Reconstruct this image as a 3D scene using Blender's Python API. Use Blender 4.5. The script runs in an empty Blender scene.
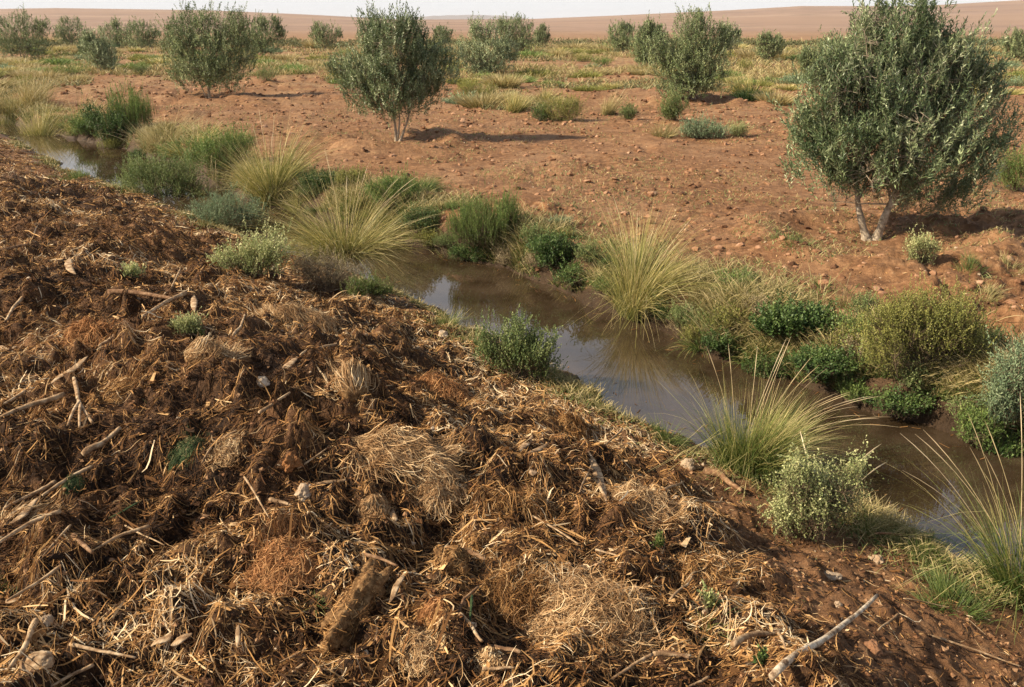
import bpy, math, random
import numpy as np
from mathutils import Vector

# ------------------------------------------------------------------ camera, sky, sun, exposure
sc = bpy.context.scene
COL = sc.collection
F_PX, CX, CY = 796.0, 512.0, 343.5
HC = 2.3
PITCH = math.atan((343.5 - 22.0) / F_PX)
cam_d = bpy.data.cameras.new("camera"); cam_d.lens = 28.0 * 796 / (1024 * 28 / 36); cam_d.sensor_width = 36
cam_d.clip_start = 0.05; cam_d.clip_end = 30000
cam = bpy.data.objects.new("camera", cam_d); COL.objects.link(cam)
cam.location = (0, 0, HC); cam.rotation_euler = (math.pi / 2 - PITCH, 0, 0)
sc.camera = cam
SUN_EL, SUN_AZ = math.radians(35), math.radians(-100)     # azimuth measured clockwise from +Y
w = bpy.data.worlds.new("World"); sc.world = w; w.use_nodes = True
nt = w.node_tree; bg = nt.nodes["Background"]
sky = nt.nodes.new("ShaderNodeTexSky"); sky.sky_type = 'NISHITA'; sky.sun_disc = False
sky.sun_elevation = SUN_EL; sky.sun_rotation = SUN_AZ
sky.air_density = 1.0; sky.dust_density = 1.0; sky.ozone_density = 1.0
# a thin bright veil over the blue, thickest towards the horizon
tcw = nt.nodes.new("ShaderNodeTexCoord"); sxw = nt.nodes.new("ShaderNodeSeparateXYZ"); nt.links.new(tcw.outputs["Generated"], sxw.inputs[0])
veil = nt.nodes.new("ShaderNodeMapRange"); veil.inputs[1].default_value = 0.0; veil.inputs[2].default_value = 0.65
veil.inputs[3].default_value = 0.90; veil.inputs[4].default_value = 0.20; nt.links.new(sxw.outputs[2], veil.inputs[0])
mw = nt.nodes.new("ShaderNodeMix"); mw.data_type = 'RGBA'; nt.links.new(veil.outputs[0], mw.inputs[0])
nt.links.new(sky.outputs[0], mw.inputs[6]); mw.inputs[7].default_value = (9.2, 9.2, 9.4, 1)
nt.links.new(mw.outputs[2], bg.inputs[0]); bg.inputs[1].default_value = 0.060
sd = bpy.data.lights.new("sun", 'SUN'); sd.energy = 5.0; sd.angle = math.radians(0.9); sd.color = (1.0, 0.85, 0.64)
sun = bpy.data.objects.new("sun", sd); COL.objects.link(sun)
S = Vector((math.sin(SUN_AZ) * math.cos(SUN_EL), math.cos(SUN_AZ) * math.cos(SUN_EL), math.sin(SUN_EL)))
sun.rotation_euler = (-S).to_track_quat('-Z', 'Y').to_euler(); sun.location = (-20, 0, 20)
sc.view_settings.view_transform = 'Standard'; sc.view_settings.look = 'None'
sc.view_settings.exposure = 0.84; sc.view_settings.gamma = 1.0; sc.view_settings.use_curve_mapping = False
sc.cycles.max_bounces = 6; sc.cycles.diffuse_bounces = 3; sc.cycles.glossy_bounces = 3
sc.cycles.transmission_bounces = 4; sc.cycles.transparent_max_bounces = 8; sc.cycles.volume_bounces = 0
sc.cycles.caustics_reflective = False; sc.cycles.caustics_refractive = False

# ------------------------------------------------------------------ noise
def _h(ix, iy, iz, seed):
    n = (ix * 374761393 + iy * 668265263 + iz * 2147483647 + seed * 1274126177) & 0xFFFFFFFF
    n = ((n ^ (n >> 13)) * 1274126177) & 0xFFFFFFFF
    n = ((n ^ (n >> 16)) * 2246822519) & 0xFFFFFFFF
    n = n ^ (n >> 15)
    return (n & 0xFFFFFF) / float(0x1000000)
def vn(x, y, seed=0):
    x = np.asarray(x, float); y = np.asarray(y, float)
    ix = np.floor(x).astype(np.int64); iy = np.floor(y).astype(np.int64)
    fx = x - ix; fy = y - iy
    fx = fx * fx * (3 - 2 * fx); fy = fy * fy * (3 - 2 * fy)
    a = _h(ix, iy, 0, seed); b = _h(ix + 1, iy, 0, seed); c = _h(ix, iy + 1, 0, seed); d = _h(ix + 1, iy + 1, 0, seed)
    return (a * (1 - fx) + b * fx) * (1 - fy) + (c * (1 - fx) + d * fx) * fy
def fbm(x, y, o=4, seed=0):
    s = 0; a = 0.5; t = 0
    for i in range(o):
        s = s + a * vn(x * 2.03 ** i + 13.7 * i, y * 2.03 ** i - 7.1 * i, seed + i); t += a; a *= 0.55
    return s / t
def vn3(p, seed=0):
    i = np.floor(p).astype(np.int64); f = p - i; f = f * f * (3 - 2 * f); r = 0
    for dx in (0, 1):
        for dy in (0, 1):
            for dz in (0, 1):
                wgt = (f[..., 0] if dx else 1 - f[..., 0]) * (f[..., 1] if dy else 1 - f[..., 1]) * (f[..., 2] if dz else 1 - f[..., 2])
                r = r + wgt * _h(i[..., 0] + dx, i[..., 1] + dy, i[..., 2] + dz, seed)
    return r
def cell(x, y, seed=0):                                   # distance to the nearest feature point, 0..~1
    ix = np.floor(x).astype(np.int64); iy = np.floor(y).astype(np.int64)
    best = np.full(np.shape(x), 9.0)
    for dx in (-1, 0, 1):
        for dy in (-1, 0, 1):
            px_ = ix + dx + _h(ix + dx, iy + dy, 1, seed); py_ = iy + dy + _h(ix + dx, iy + dy, 2, seed)
            best = np.minimum(best, (px_ - x) ** 2 + (py_ - y) ** 2)
    return np.sqrt(best)
def sm(t): t = np.clip(t, 0, 1); return t * t * (3 - 2 * t)

# ------------------------------------------------------------------ picture <-> place
cp, sp = math.cos(PITCH), math.sin(PITCH)
def ray(u, v):
    a = (np.asarray(u, float) - CX) / F_PX; b = (CY - np.asarray(v, float)) / F_PX
    return a, cp + b * sp, -sp + b * cp
def on_level(u, v, z):
    dx, dy, dz = ray(u, v); t = (z - HC) / dz
    return dx * t, dy * t
ZW = -0.42
# the ditch: centre line and half width
CLP = [(-60, 112, .4), (20, 132, .45), (98, 158, .85), (165, 186, .62), (235, 212, .55), (300, 232, .62), (385, 258, .68), (450, 281, .70), (530, 313, .70),
       (605, 350, .70), (680, 384, .66), (765, 414, .66), (855, 446, .72), (945, 478, .74), (1040, 522, .68), (1160, 590, .6), (1400, 760, .55)]
_pts = [(*on_level(u, v, ZW), wd) for u, v, wd in CLP]
_pts = [(_pts[0][0] - 25, _pts[0][1] + 14, .4), (_pts[0][0] - 8, _pts[0][1] + 3, .4)] + _pts
CL = []
for i in range(1, len(_pts) - 2):
    p0, p1, p2, p3 = [np.array(_pts[j]) for j in (i - 1, i, i + 1, i + 2)]
    for s in np.linspace(0, 1, 7)[:-1]:
        CL.append(0.5 * ((2 * p1) + (-p0 + p2) * s + (2 * p0 - 5 * p1 + 4 * p2 - p3) * s * s + (-p0 + 3 * p1 - 3 * p2 + p3) * s ** 3))
CL.insert(0, np.array(_pts[0])); CL.append(np.array(_pts[-1])); CL = np.array(CL)
def ditch(x, y):
    x = np.asarray(x, float); y = np.asarray(y, float)
    bd = np.full(x.shape, 1e9); bs = np.ones(x.shape); bw = np.zeros(x.shape)
    for a, b in zip(CL[:-1], CL[1:]):
        ex, ey = b[0] - a[0], b[1] - a[1]; L2 = ex * ex + ey * ey
        t = np.clip(((x - a[0]) * ex + (y - a[1]) * ey) / L2, 0, 1)
        qx = x - a[0] - t * ex; qy = y - a[1] - t * ey; d2 = qx * qx + qy * qy
        m = d2 < bd
        bd = np.where(m, d2, bd); bs = np.where(m, np.where(ex * qy - ey * qx < 0, 1.0, -1.0), bs); bw = np.where(m, a[2] + t * (b[2] - a[2]), bw)
    return np.sqrt(bd), bs, bw
CREST = np.array([(-900, 16), (-300, 13), (0, 12), (120, 10.5), (250, 12), (330, 15), (420, 19), (530, 18.5), (600, 16), (700, 12), (760, 9), (860, 9), (900, 7), (960, 4), (1024, 0.5), (1300, -8), (1900, 0)], float)
HEAPS = []
BASINS = []      # (x, y, radius) of the watered hollows round the olive trees
def bare(x, y, e): return sm((2.0 - e) / .6) * sm((x - .8) / .5) * sm((5.2 - y) / .8)
def terrain(x, y, detail=True):
    x = np.asarray(x, float); y = np.asarray(y, float)
    d, s, wd = ditch(x, y)
    wob = (fbm(x * 1.3, y * 1.3, 3, 5) - .5) * 0.5
    e = d - wd + wob
    near = s > 0
    top_n = 0.42 - 0.40 * sm((y - 4.5) / 10)
    top_n = top_n + 0.25 * (fbm(x * .55, y * .55, 2, 11) - .5)
    ep = np.maximum(e, 0)
    rise_n = 0.08 * (1 - np.exp(-ep / .12)) + (top_n - ZW - .08) * sm(ep / 2.7) ** 1.25
    rise_f = (0.0 - ZW) * (1 - np.exp(-ep / .17))
    z = ZW + np.where(near, rise_n, rise_f)
    z = np.where(e < 0, ZW - 0.22 * sm(-e / .35), z)
    far = sm((y - 40) / 60)
    z = z + (1 - near) * sm(ep / 1.5) * ((fbm(x * .22, y * .22, 3, 21) - .5) * .22)
    for bx, by, br in BASINS:
        r = np.hypot(x - bx, y - by) / br
        z = z + 0.11 * np.exp(-((r - 1) / .22) ** 2) * (0.5 + vn(x * 2, y * 2, 3)) - 0.10 * np.exp(-(r / .75) ** 2)
    if detail:
        k = sm(ep / .35)
        mul = near * (.25 * k + .75 * sm(ep / 1.1)) * (1 - sm((y - 13) / 9)) * (1 - .62 * bare(x, y, e))
        q = fbm(x * 2.1, y * 2.1, 2, 31)
        wx = x + 0.10 * vn(x * 5, y * 5, 41); wy = y + 0.10 * vn(x * 5, y * 5, 42)
        wx = x + 0.30 * (fbm(x * 2.5, y * 2.5, 3, 41) - .5); wy = y + 0.30 * (fbm(x * 2.5, y * 2.5, 3, 42) - .5)
        b1 = 1 - np.abs(2 * vn(wx * 2.6, wy * 2.6, 51) - 1); b2 = np.abs(2 * fbm(wx * 5.5, wy * 5.5, 3, 52) - 1)
        b3 = np.abs(2 * fbm(x * 13, y * 13, 3, 53) - 1)
        lum = b1 * .07 + sm(b2 * 1.4) * .085 * (.4 + q) + (sm(b3 * 1.3) * .034 + (fbm(x * 30, y * 30, 2, 54) - .5) * .020) * (1 - .75 * sm((y - 6) / 5))
        crev = sm((vn(wx * 3.1, wy * 3.1, 56) - .70) / .18) * .075 * sm((7 - y) / 4 + .3)
        z = z + mul * (lum - .07 + (q - .5) * .24 - crev)
        for hx, hy, hr, hh in HEAPS: z = z + hh * np.exp(-((x - hx) ** 2 + (y - hy) ** 2) / hr ** 2)
        soil = (1 - near) * sm(ep / .25) * (1 - sm((y - 45) / 30))
        am = .35 + 1.3 * sm((vn(x * .7, y * .7, 62) - .35) / .4)
        z = z + soil * am * (((np.abs(2 * fbm(x * 1.7, y * 1.7, 4, 64) - 1)) * (1 - sm((y - 8) / 8)) + sm((y - 8) / 8) * np.abs(2 * fbm(x * 1.3, y * .8, 2, 64) - 1)) * .125 + (fbm(x * 6, y * 6, 4, 63) - .5) * .14 * (1 - .8 * sm((y - 8) / 8)))
        z = z + (1 - k) * (e > 0) * (fbm(x * 7, y * 7, 3, 71) - .5) * .05
    u = CX + F_PX * x / np.maximum(y, 1) * 1.0
    crest = np.interp(CX + (u - CX) / 1.0 * 0.93, CREST[:, 0], CREST[:, 1])
    hz = np.maximum(22 - crest, 0) / F_PX * 1500 * 1.08
    r_ = (y - 260) / 1240
    z = z + hz * sm(r_) * (1 - 0.8 * sm((y - 1600) / 1500))
    return z
def hit(u, v):
    dx, dy, dz = ray(u, v)
    ts = np.concatenate([np.linspace(1.2, 30, 2400), np.geomspace(30.02, 900, 600)])
    zt = terrain(dx * ts, dy * ts); zr = HC + dz * ts
    idx = np.nonzero(zr <= np.maximum(zt, -9))[0]
    t = ts[idx[0]] if len(idx) else ts[-1]
    return np.array([dx * t, dy * t, HC + dz * t])
def hit_soft(u, v):                                       # the same on the ground without its small relief
    dx, dy, dz = ray(u, v); ts = np.linspace(1.2, 30, 2400); x = dx * ts; y = dy * ts
    zt = terrain(x, y, False); sd_, ss_, ww_ = ditch(x, y); zt = zt + .06 * (ss_ > 0) * sm((sd_ - ww_) / .5)
    idx = np.nonzero(HC + dz * ts <= zt)[0]; t = ts[idx[0]] if len(idx) else ts[-1]
    return np.array([dx * t, dy * t, HC + dz * t])
def gz(x, y): return float(terrain(np.array([x]), np.array([y]))[0])
def depth(p): return p[1] * cp + (HC - p[2]) * sp
def at_plane(u, v, y):
    dx, dy, dz = ray(u, v); t = y / dy
    return np.array([dx * t, y, HC + dz * t])

# ------------------------------------------------------------------ mesh helpers
def nrm(a): return a / np.maximum(np.linalg.norm(a, axis=-1, keepdims=True), 1e-9)
class Geo:
    def __init__(s): s.v = []; s.f = []; s.r = []; s.g = []; s.n = 0
    def add(s, V, F, rnd=0.5, grad=0.5):
        V = np.asarray(V, float).reshape(-1, 3)
        s.v.append(V); s.f.append(np.asarray(F) + s.n); n = len(V); s.n += n
        s.r.append(np.broadcast_to(np.asarray(rnd, float), (n,)) if np.ndim(rnd) == 0 else np.asarray(rnd, float).reshape(-1))
        s.g.append(np.broadcast_to(np.asarray(grad, float), (n,)) if np.ndim(grad) == 0 else np.asarray(grad, float).reshape(-1))
        return s
    def build(s, name, mat, parent=None, loc=(0, 0, 0), smooth=False):
        V = np.concatenate(s.v); me = bpy.data.meshes.new(name)
        off = np.array(loc, float)
        me.vertices.add(len(V)); me.vertices.foreach_set("co", (V - off).astype(np.float32).ravel())
        loops = np.concatenate([f.ravel() for f in s.f]).astype(np.int32)
        tot = np.concatenate([np.full(len(f), f.shape[1], np.int32) for f in s.f])
        st = np.concatenate([[0], np.cumsum(tot)[:-1]]).astype(np.int32)
        me.loops.add(len(loops)); me.loops.foreach_set("vertex_index", loops)
        me.polygons.add(len(tot)); me.polygons.foreach_set("loop_start", st)
        me.polygons.foreach_set("use_smooth", np.full(len(tot), smooth, bool))
        me.update(calc_edges=True)
        for nm, arr in (("rnd", s.r), ("grad", s.g)):
            at = me.attributes.new(nm, 'FLOAT', 'POINT'); at.data.foreach_set("value", np.concatenate(arr).astype(np.float32))
        me.materials.append(mat)
        o = bpy.data.objects.new(name, me); COL.objects.link(o)
        if parent is not None: o.parent = parent
        else: o.location = off
        return o
def ribbons(P, W, Sd):
    n, k = P.shape[:2]; Sd = Sd if Sd.ndim == 3 else Sd[:, None, :]
    V = np.stack([P - Sd * W[..., None] / 2, P + Sd * W[..., None] / 2], 2).reshape(-1, 3)
    b = (np.arange(n)[:, None] * k + np.arange(k - 1)[None])[..., None] * 2
    F = np.concatenate([b, b + 1, b + 3, b + 2], -1).reshape(-1, 4)
    return V, F
def tubes(P, R, m=5, cap=True):
    n, k = P.shape[:2]
    T = nrm(np.gradient(P, axis=1)); ref = np.where(np.abs(T[:, :1, 2:3]) > .9, [[[1., 0, 0]]], [[[0., 0, 1]]])
    U = nrm(np.cross(T, ref)); Vv = np.cross(T, U)
    a = np.arange(m) * 2 * math.pi / m
    ring = P[:, :, None] + R[..., None, None] * (np.cos(a)[None, None, :, None] * U[:, :, None] + np.sin(a)[None, None, :, None] * Vv[:, :, None])
    V = ring.reshape(-1, 3)
    i = (np.arange(n)[:, None, None] * k + np.arange(k - 1)[None, :, None]) * m
    j = np.arange(m)[None, None, :]; j2 = (j + 1) % m
    F = np.stack([i + j, i + j2, i + m + j2, i + m + j], -1).reshape(-1, 4)
    return V, F
def empty(name, loc, label, cat, group=None):
    o = bpy.data.objects.new(name, None); COL.objects.link(o); o.location = tuple(loc); o.empty_display_size = .1
    o["label"] = label; o["category"] = cat
    if group: o["group"] = group
    return o
def tag(o, label, cat, group=None):
    o["label"] = label; o["category"] = cat
    if group: o["group"] = group
    return o

# ------------------------------------------------------------------ materials
def new_mat(name):
    m = bpy.data.materials.new(name); m.use_nodes = True; n = m.node_tree; n.nodes.clear()
    out = n.nodes.new("ShaderNodeOutputMaterial"); b = n.nodes.new("ShaderNodeBsdfPrincipled")
    n.links.new(b.outputs[0], out.inputs[0]); return m, n, b, out
def ramp(n, src, stops):
    r = n.nodes.new("ShaderNodeValToRGB"); e = r.color_ramp.elements
    while len(e) < len(stops): e.new(0.5)
    for el, (p, c) in zip(e, stops): el.position = p; el.color = (*c, 1)
    n.links.new(src, r.inputs[0]); return r.outputs[0]
def attr(n, nm):
    a = n.nodes.new("ShaderNodeAttribute"); a.attribute_name = nm; return a.outputs["Fac"]
def mth(n, op, a, b=None, clamp=False):
    m = n.nodes.new("ShaderNodeMath"); m.operation = op; m.use_clamp = clamp
    for i, q in enumerate((a, b)):
        if q is None: continue
        if isinstance(q, (int, float)): m.inputs[i].default_value = q
        else: n.links.new(q, m.inputs[i])
    return m.outputs[0]
def mixc(n, fac, a, b, mode='MIX'):
    m = n.nodes.new("ShaderNodeMix"); m.data_type = 'RGBA'; m.blend_type = mode
    for sk, q in ((m.inputs[0], fac), (m.inputs[6], a), (m.inputs[7], b)):
        if isinstance(q, (int, float)): sk.default_value = q
        elif isinstance(q, tuple): sk.default_value = (*q, 1)
        else: n.links.new(q, sk)
    return m.outputs[2]
def noise(n, scale, det=4, rough=.6, vec=None, dist=0):
    t = n.nodes.new("ShaderNodeTexNoise"); t.inputs["Scale"].default_value = scale; t.inputs["Detail"].default_value = det
    t.inputs["Roughness"].default_value = rough; t.inputs["Distortion"].default_value = dist
    if vec is None: 
        g = n.nodes.new("ShaderNodeNewGeometry"); vec = g.outputs["Position"]
    n.links.new(vec, t.inputs["Vector"]); return t.outputs[0]
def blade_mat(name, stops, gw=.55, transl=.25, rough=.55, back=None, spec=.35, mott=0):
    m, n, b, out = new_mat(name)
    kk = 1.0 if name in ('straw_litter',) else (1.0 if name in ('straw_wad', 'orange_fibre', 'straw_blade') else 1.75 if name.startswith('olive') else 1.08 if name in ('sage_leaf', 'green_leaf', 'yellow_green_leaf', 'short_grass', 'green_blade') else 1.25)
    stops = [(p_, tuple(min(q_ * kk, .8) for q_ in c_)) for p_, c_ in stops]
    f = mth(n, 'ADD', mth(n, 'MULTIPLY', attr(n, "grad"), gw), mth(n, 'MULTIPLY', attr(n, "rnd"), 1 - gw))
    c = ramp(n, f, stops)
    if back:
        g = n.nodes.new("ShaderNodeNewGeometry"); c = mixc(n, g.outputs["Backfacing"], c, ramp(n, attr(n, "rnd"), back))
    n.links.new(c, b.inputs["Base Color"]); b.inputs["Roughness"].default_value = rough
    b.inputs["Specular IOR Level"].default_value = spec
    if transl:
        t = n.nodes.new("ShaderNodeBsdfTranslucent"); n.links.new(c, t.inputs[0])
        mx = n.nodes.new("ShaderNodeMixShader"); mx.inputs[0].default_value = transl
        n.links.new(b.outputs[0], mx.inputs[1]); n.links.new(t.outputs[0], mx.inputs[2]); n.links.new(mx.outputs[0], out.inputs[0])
    return m
OLIVE = [(0, (.026, .045, .018)), (.4, (.075, .108, .046)), (.75, (.20, .24, .115)), (1, (.44, .46, .30))]
OLIVE_B = [(0, (.06, .09, .04)), (.5, (.15, .18, .09)), (1, (.40, .42, .25))]
M = {}
M['olive'] = blade_mat("olive_leaf", OLIVE, 0, .25, .42, OLIVE_B, .5)
M['olive_far'] = blade_mat("olive_leaf_far", [(0, (.05, .075, .028)), (.5, (.13, .165, .07)), (1, (.30, .33, .16))], 0, .2, .5, OLIVE_B, .4)
M['olive_pale'] = blade_mat("olive_leaf_pale", [(0, (.09, .12, .06)), (.5, (.22, .26, .14)), (1, (.40, .42, .26))], 0, .2, .5, OLIVE_B, .4)
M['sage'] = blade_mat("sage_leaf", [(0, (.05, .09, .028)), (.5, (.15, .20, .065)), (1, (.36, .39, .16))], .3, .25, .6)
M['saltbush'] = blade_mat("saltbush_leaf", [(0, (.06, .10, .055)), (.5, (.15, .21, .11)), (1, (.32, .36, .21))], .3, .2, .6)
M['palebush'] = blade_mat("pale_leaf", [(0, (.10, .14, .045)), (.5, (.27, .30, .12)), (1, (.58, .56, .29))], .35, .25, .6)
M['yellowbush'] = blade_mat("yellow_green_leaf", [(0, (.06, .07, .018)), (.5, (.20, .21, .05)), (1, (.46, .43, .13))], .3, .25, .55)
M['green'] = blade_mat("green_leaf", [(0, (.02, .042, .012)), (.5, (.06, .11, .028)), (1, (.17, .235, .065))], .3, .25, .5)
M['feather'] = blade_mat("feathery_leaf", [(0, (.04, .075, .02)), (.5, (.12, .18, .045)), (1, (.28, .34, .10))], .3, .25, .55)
M['dry'] = blade_mat("dry_twig", [(0, (.12, .10, .05)), (.5, (.30, .24, .14)), (1, (.52, .44, .28))], .3, .15, .7)
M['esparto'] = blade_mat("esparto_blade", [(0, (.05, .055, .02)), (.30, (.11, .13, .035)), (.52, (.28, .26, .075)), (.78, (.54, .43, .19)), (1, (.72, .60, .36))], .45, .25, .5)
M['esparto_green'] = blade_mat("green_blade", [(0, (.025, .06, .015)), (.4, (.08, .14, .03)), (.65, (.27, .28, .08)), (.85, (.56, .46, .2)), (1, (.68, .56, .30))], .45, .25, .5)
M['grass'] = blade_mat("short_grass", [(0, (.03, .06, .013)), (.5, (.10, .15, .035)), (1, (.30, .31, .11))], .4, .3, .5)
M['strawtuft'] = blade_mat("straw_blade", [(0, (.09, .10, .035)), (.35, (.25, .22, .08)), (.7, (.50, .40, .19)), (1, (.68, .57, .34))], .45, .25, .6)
M['seed'] = blade_mat("seed_stalk", [(0, (.30, .28, .10)), (.5, (.52, .40, .22)), (1, (.62, .50, .34))], .5, .1, .6)
M['litter'] = blade_mat("straw_litter", [(0, (.022, .012, .007)), (.22, (.075, .034, .014)), (.42, (.22, .105, .038)), (.68, (.47, .265, .10)), (.9, (.64, .43, .22)), (1, (.78, .62, .40))], 0, .08, .8, spec=.12)
M['wad'] = blade_mat("straw_wad", [(0, (.16, .085, .035)), (.4, (.36, .21, .10)), (.75, (.58, .40, .21)), (1, (.72, .57, .36))], 0, .1, .8, spec=.12)
M['coir'] = blade_mat("orange_fibre", [(0, (.16, .07, .025)), (.5, (.38, .18, .075)), (1, (.62, .36, .16))], 0, .08, .85, spec=.1)
def rough_mat(name, stops, scale, bump=.4, rough=.9, stretch=None, usernd=.0):
    m, n, b, out = new_mat(name)
    tc = n.nodes.new("ShaderNodeTexCoord"); mp = n.nodes.new("ShaderNodeMapping"); n.links.new(tc.outputs["Object"], mp.inputs[0])
    if stretch: mp.inputs["Scale"].default_value = stretch
    t = noise(n, scale, 6, .65, mp.outputs[0])
    f = mth(n, 'ADD', t, mth(n, 'MULTIPLY', mth(n, 'SUBTRACT', attr(n, "rnd"), .5), usernd))
    n.links.new(ramp(n, f, stops), b.inputs["Base Color"]); b.inputs["Roughness"].default_value = rough
    b.inputs["Specular IOR Level"].default_value = .2
    bm = n.nodes.new("ShaderNodeBump"); bm.inputs["Strength"].default_value = bump; bm.inputs["Distance"].default_value = .01
    n.links.new(t, bm.inputs["Height"]); n.links.new(bm.outputs[0], b.inputs["Normal"]); return m
M['bark'] = rough_mat("olive_bark", [(.3, (.14, .11, .075)), (.5, (.32, .26, .19)), (.7, (.52, .45, .35))], 18, .6)
M['stem'] = rough_mat("woody_stem", [(.3, (.08, .055, .035)), (.7, (.26, .19, .12))], 20, .3)
M['stickpale'] = rough_mat("pale_stick", [(.30, (.08, .045, .024)), (.45, (.26, .16, .085)), (.58, (.46, .33, .20)), (.75, (.64, .52, .36))], 22, .9)
M['stickwhite'] = rough_mat('bleached_stick', [(.34, (.14, .085, .05)), (.46, (.40, .30, .20)), (.56, (.60, .50, .37)), (.72, (.70, .62, .49))], 30, 1.0)
M['stickbrown'] = rough_mat("brown_stick", [(.3, (.06, .03, .016)), (.5, (.19, .105, .055)), (.72, (.40, .26, .15))], 34, .6)
M['crumb'] = rough_mat("crumb", [(.25, (.030, .015, .008)), (.45, (.10, .046, .022)), (.65, (.22, .11, .052)), (.8, (.36, .21, .11))], 30, .5, usernd=.6)
M['clod'] = rough_mat("soil_clod", [(.2, (.08, .038, .02)), (.5, (.22, .11, .056)), (.75, (.34, .19, .11)), (.9, (.46, .30, .20))], 14, .5, usernd=.55)
M['stone'] = rough_mat("stone", [(.3, (.26, .17, .10)), (.6, (.42, .32, .22)), (.8, (.55, .46, .36))], 20, .4, usernd=.3)
M['moss'] = rough_mat("moss", [(.3, (.012, .018, .008)), (.5, (.03, .055, .020)), (.62, (.07, .10, .035)), (.75, (.16, .12, .06))], 40, .9)
M['dung'] = rough_mat("compost_clod", [(.3, (.05, .025, .010)), (.5, (.17, .09, .035)), (.7, (.36, .22, .10))], 45, .9)
M['darkclod'] = rough_mat("dark_compost", [(.3, (.012, .009, .007)), (.6, (.045, .03, .02)), (.8, (.12, .08, .05))], 45, .9)

M['scrubcover'] = blade_mat('scrub_cover', [(0, (.045, .055, .022)), (.5, (.12, .125, .052)), (1, (.28, .26, .13))], .35, .2, .6)
def ground_mat():
    m, n, b, out = new_mat("ground_soil")
    mul = attr(n, "rnd"); wet = attr(n, "grad")
    g = n.nodes.new("ShaderNodeNewGeometry"); P = g.outputs["Position"]
    a = noise(n, 0.9, 6, .6, P); fine = noise(n, 9, 8, .7, P); big = noise(n, .06, 4, .6, P)
    soil = ramp(n, fine, [(.33, (.042, .021, .010)), (.45, (.14, .068, .030)), (.56, (.28, .145, .066)), (.72, (.45, .28, .155))])
    soil = mixc(n, mth(n, 'MULTIPLY', a, .65), soil, mixc(n, fine, (.22, .10, .04), (.38, .205, .10)))
    # broad pale / straw-coloured patches far off
    spx = n.nodes.new("ShaderNodeSeparateXYZ"); n.links.new(P, spx.inputs[0])
    fary = n.nodes.new("ShaderNodeMapRange"); fary.inputs[1].default_value = 16; fary.inputs[2].default_value = 45
    n.links.new(spx.outputs[1], fary.inputs[0])
    patch = ramp(n, noise(n, .35, 5, .65, P), [(.46, (0, 0, 0)), (.62, (1, 1, 1))])
    pf = mth(n, 'MULTIPLY', mth(n, 'MULTIPLY', patch, fary.outputs[0]), .55)
    soil = mixc(n, pf, soil, (.40, .29, .14))
    # ploughed hill slopes
    far2 = n.nodes.new("ShaderNodeMapRange"); far2.inputs[1].default_value = 90; far2.inputs[2].default_value = 260
    n.links.new(spx.outputs[1], far2.inputs[0])
    mp = n.nodes.new("ShaderNodeMapping"); mp.inputs["Scale"].default_value = (.0035, .008, 0); n.links.new(P, mp.inputs[0])
    hill = ramp(n, noise(n, 1.0, 6, .6, mp.outputs[0]), [(.3, (.21, .135, .10)), (.5, (.28, .185, .135)), (.65, (.34, .235, .165)), (.8, (.23, .155, .12))])
    dots = ramp(n, noise(n, .035, 5, .75, P), [(.52, (0, 0, 0)), (.60, (1, 1, 1))])
    hill = mixc(n, mth(n, 'MULTIPLY', dots, .5), hill, (.13, .10, .065))
    mp2 = n.nodes.new("ShaderNodeMapping"); mp2.inputs["Scale"].default_value = (.0009, .0030, 0); mp2.inputs["Rotation"].default_value = (0, 0, .15); n.links.new(P, mp2.inputs[0])
    hill = mixc(n, ramp(n, noise(n, 1.0, 2, .5, mp2.outputs[0]), [(.47, (0, 0, 0)), (.53, (.7, .7, .7))]), hill, (.29, .19, .13))
    soil = mixc(n, far2.outputs[0], soil, hill)
    mulc = ramp(n, noise(n, 28, 8, .75, P), [(.3, (.006, .004, .003)), (.48, (.026, .014, .008)), (.6, (.12, .062, .028)), (.78, (.28, .15, .07))])
    mulc = mixc(n, mth(n, 'MULTIPLY', ramp(n, noise(n, 1.7, 4, .6, P), [(.5, (0, 0, 0)), (.65, (1, 1, 1))]), .6), mulc, (.26, .13, .06))
    pale = ramp(n, noise(n, .55, 5, .65, P, .6), [(.45, (0, 0, 0)), (.68, (1, 1, 1))])
    soil = mixc(n, mth(n, 'MULTIPLY', mth(n, 'MULTIPLY', pale, mth(n, 'SUBTRACT', 1.0, far2.outputs[0])), .55), soil, (.37, .225, .125))
    dk = ramp(n, noise(n, 1.6, 6, .7, P, .8), [(.34, (1, 1, 1)), (.52, (0, 0, 0))])
    soil = mixc(n, mth(n, 'MULTIPLY', mth(n, 'MULTIPLY', dk, mth(n, 'SUBTRACT', 1.0, far2.outputs[0])), .6), soil, (.12, .055, .028))
    c = mixc(n, mul, soil, mulc)
    c = mixc(n, mth(n, 'MULTIPLY', wet, .9), c, (.032, .020, .010))
    n.links.new(c, b.inputs["Base Color"])
    rr = mth(n, 'SUBTRACT', .95, mth(n, 'MULTIPLY', wet, .35)); n.links.new(rr, b.inputs["Roughness"])
    b.inputs["Specular IOR Level"].default_value = .25
    bm = n.nodes.new("ShaderNodeBump"); bm.inputs["Strength"].default_value = .8; bm.inputs["Distance"].default_value = .02
    n.links.new(noise(n, 38, 8, .75, P), bm.inputs["Height"])
    bm2 = n.nodes.new("ShaderNodeBump"); bm2.inputs["Strength"].default_value = .7; bm2.inputs["Distance"].default_value = .08
    n.links.new(fine, bm2.inputs["Height"]); n.links.new(bm.outputs[0], bm2.inputs["Normal"])
    n.links.new(bm2.outputs[0], b.inputs["Normal"])
    return m

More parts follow.
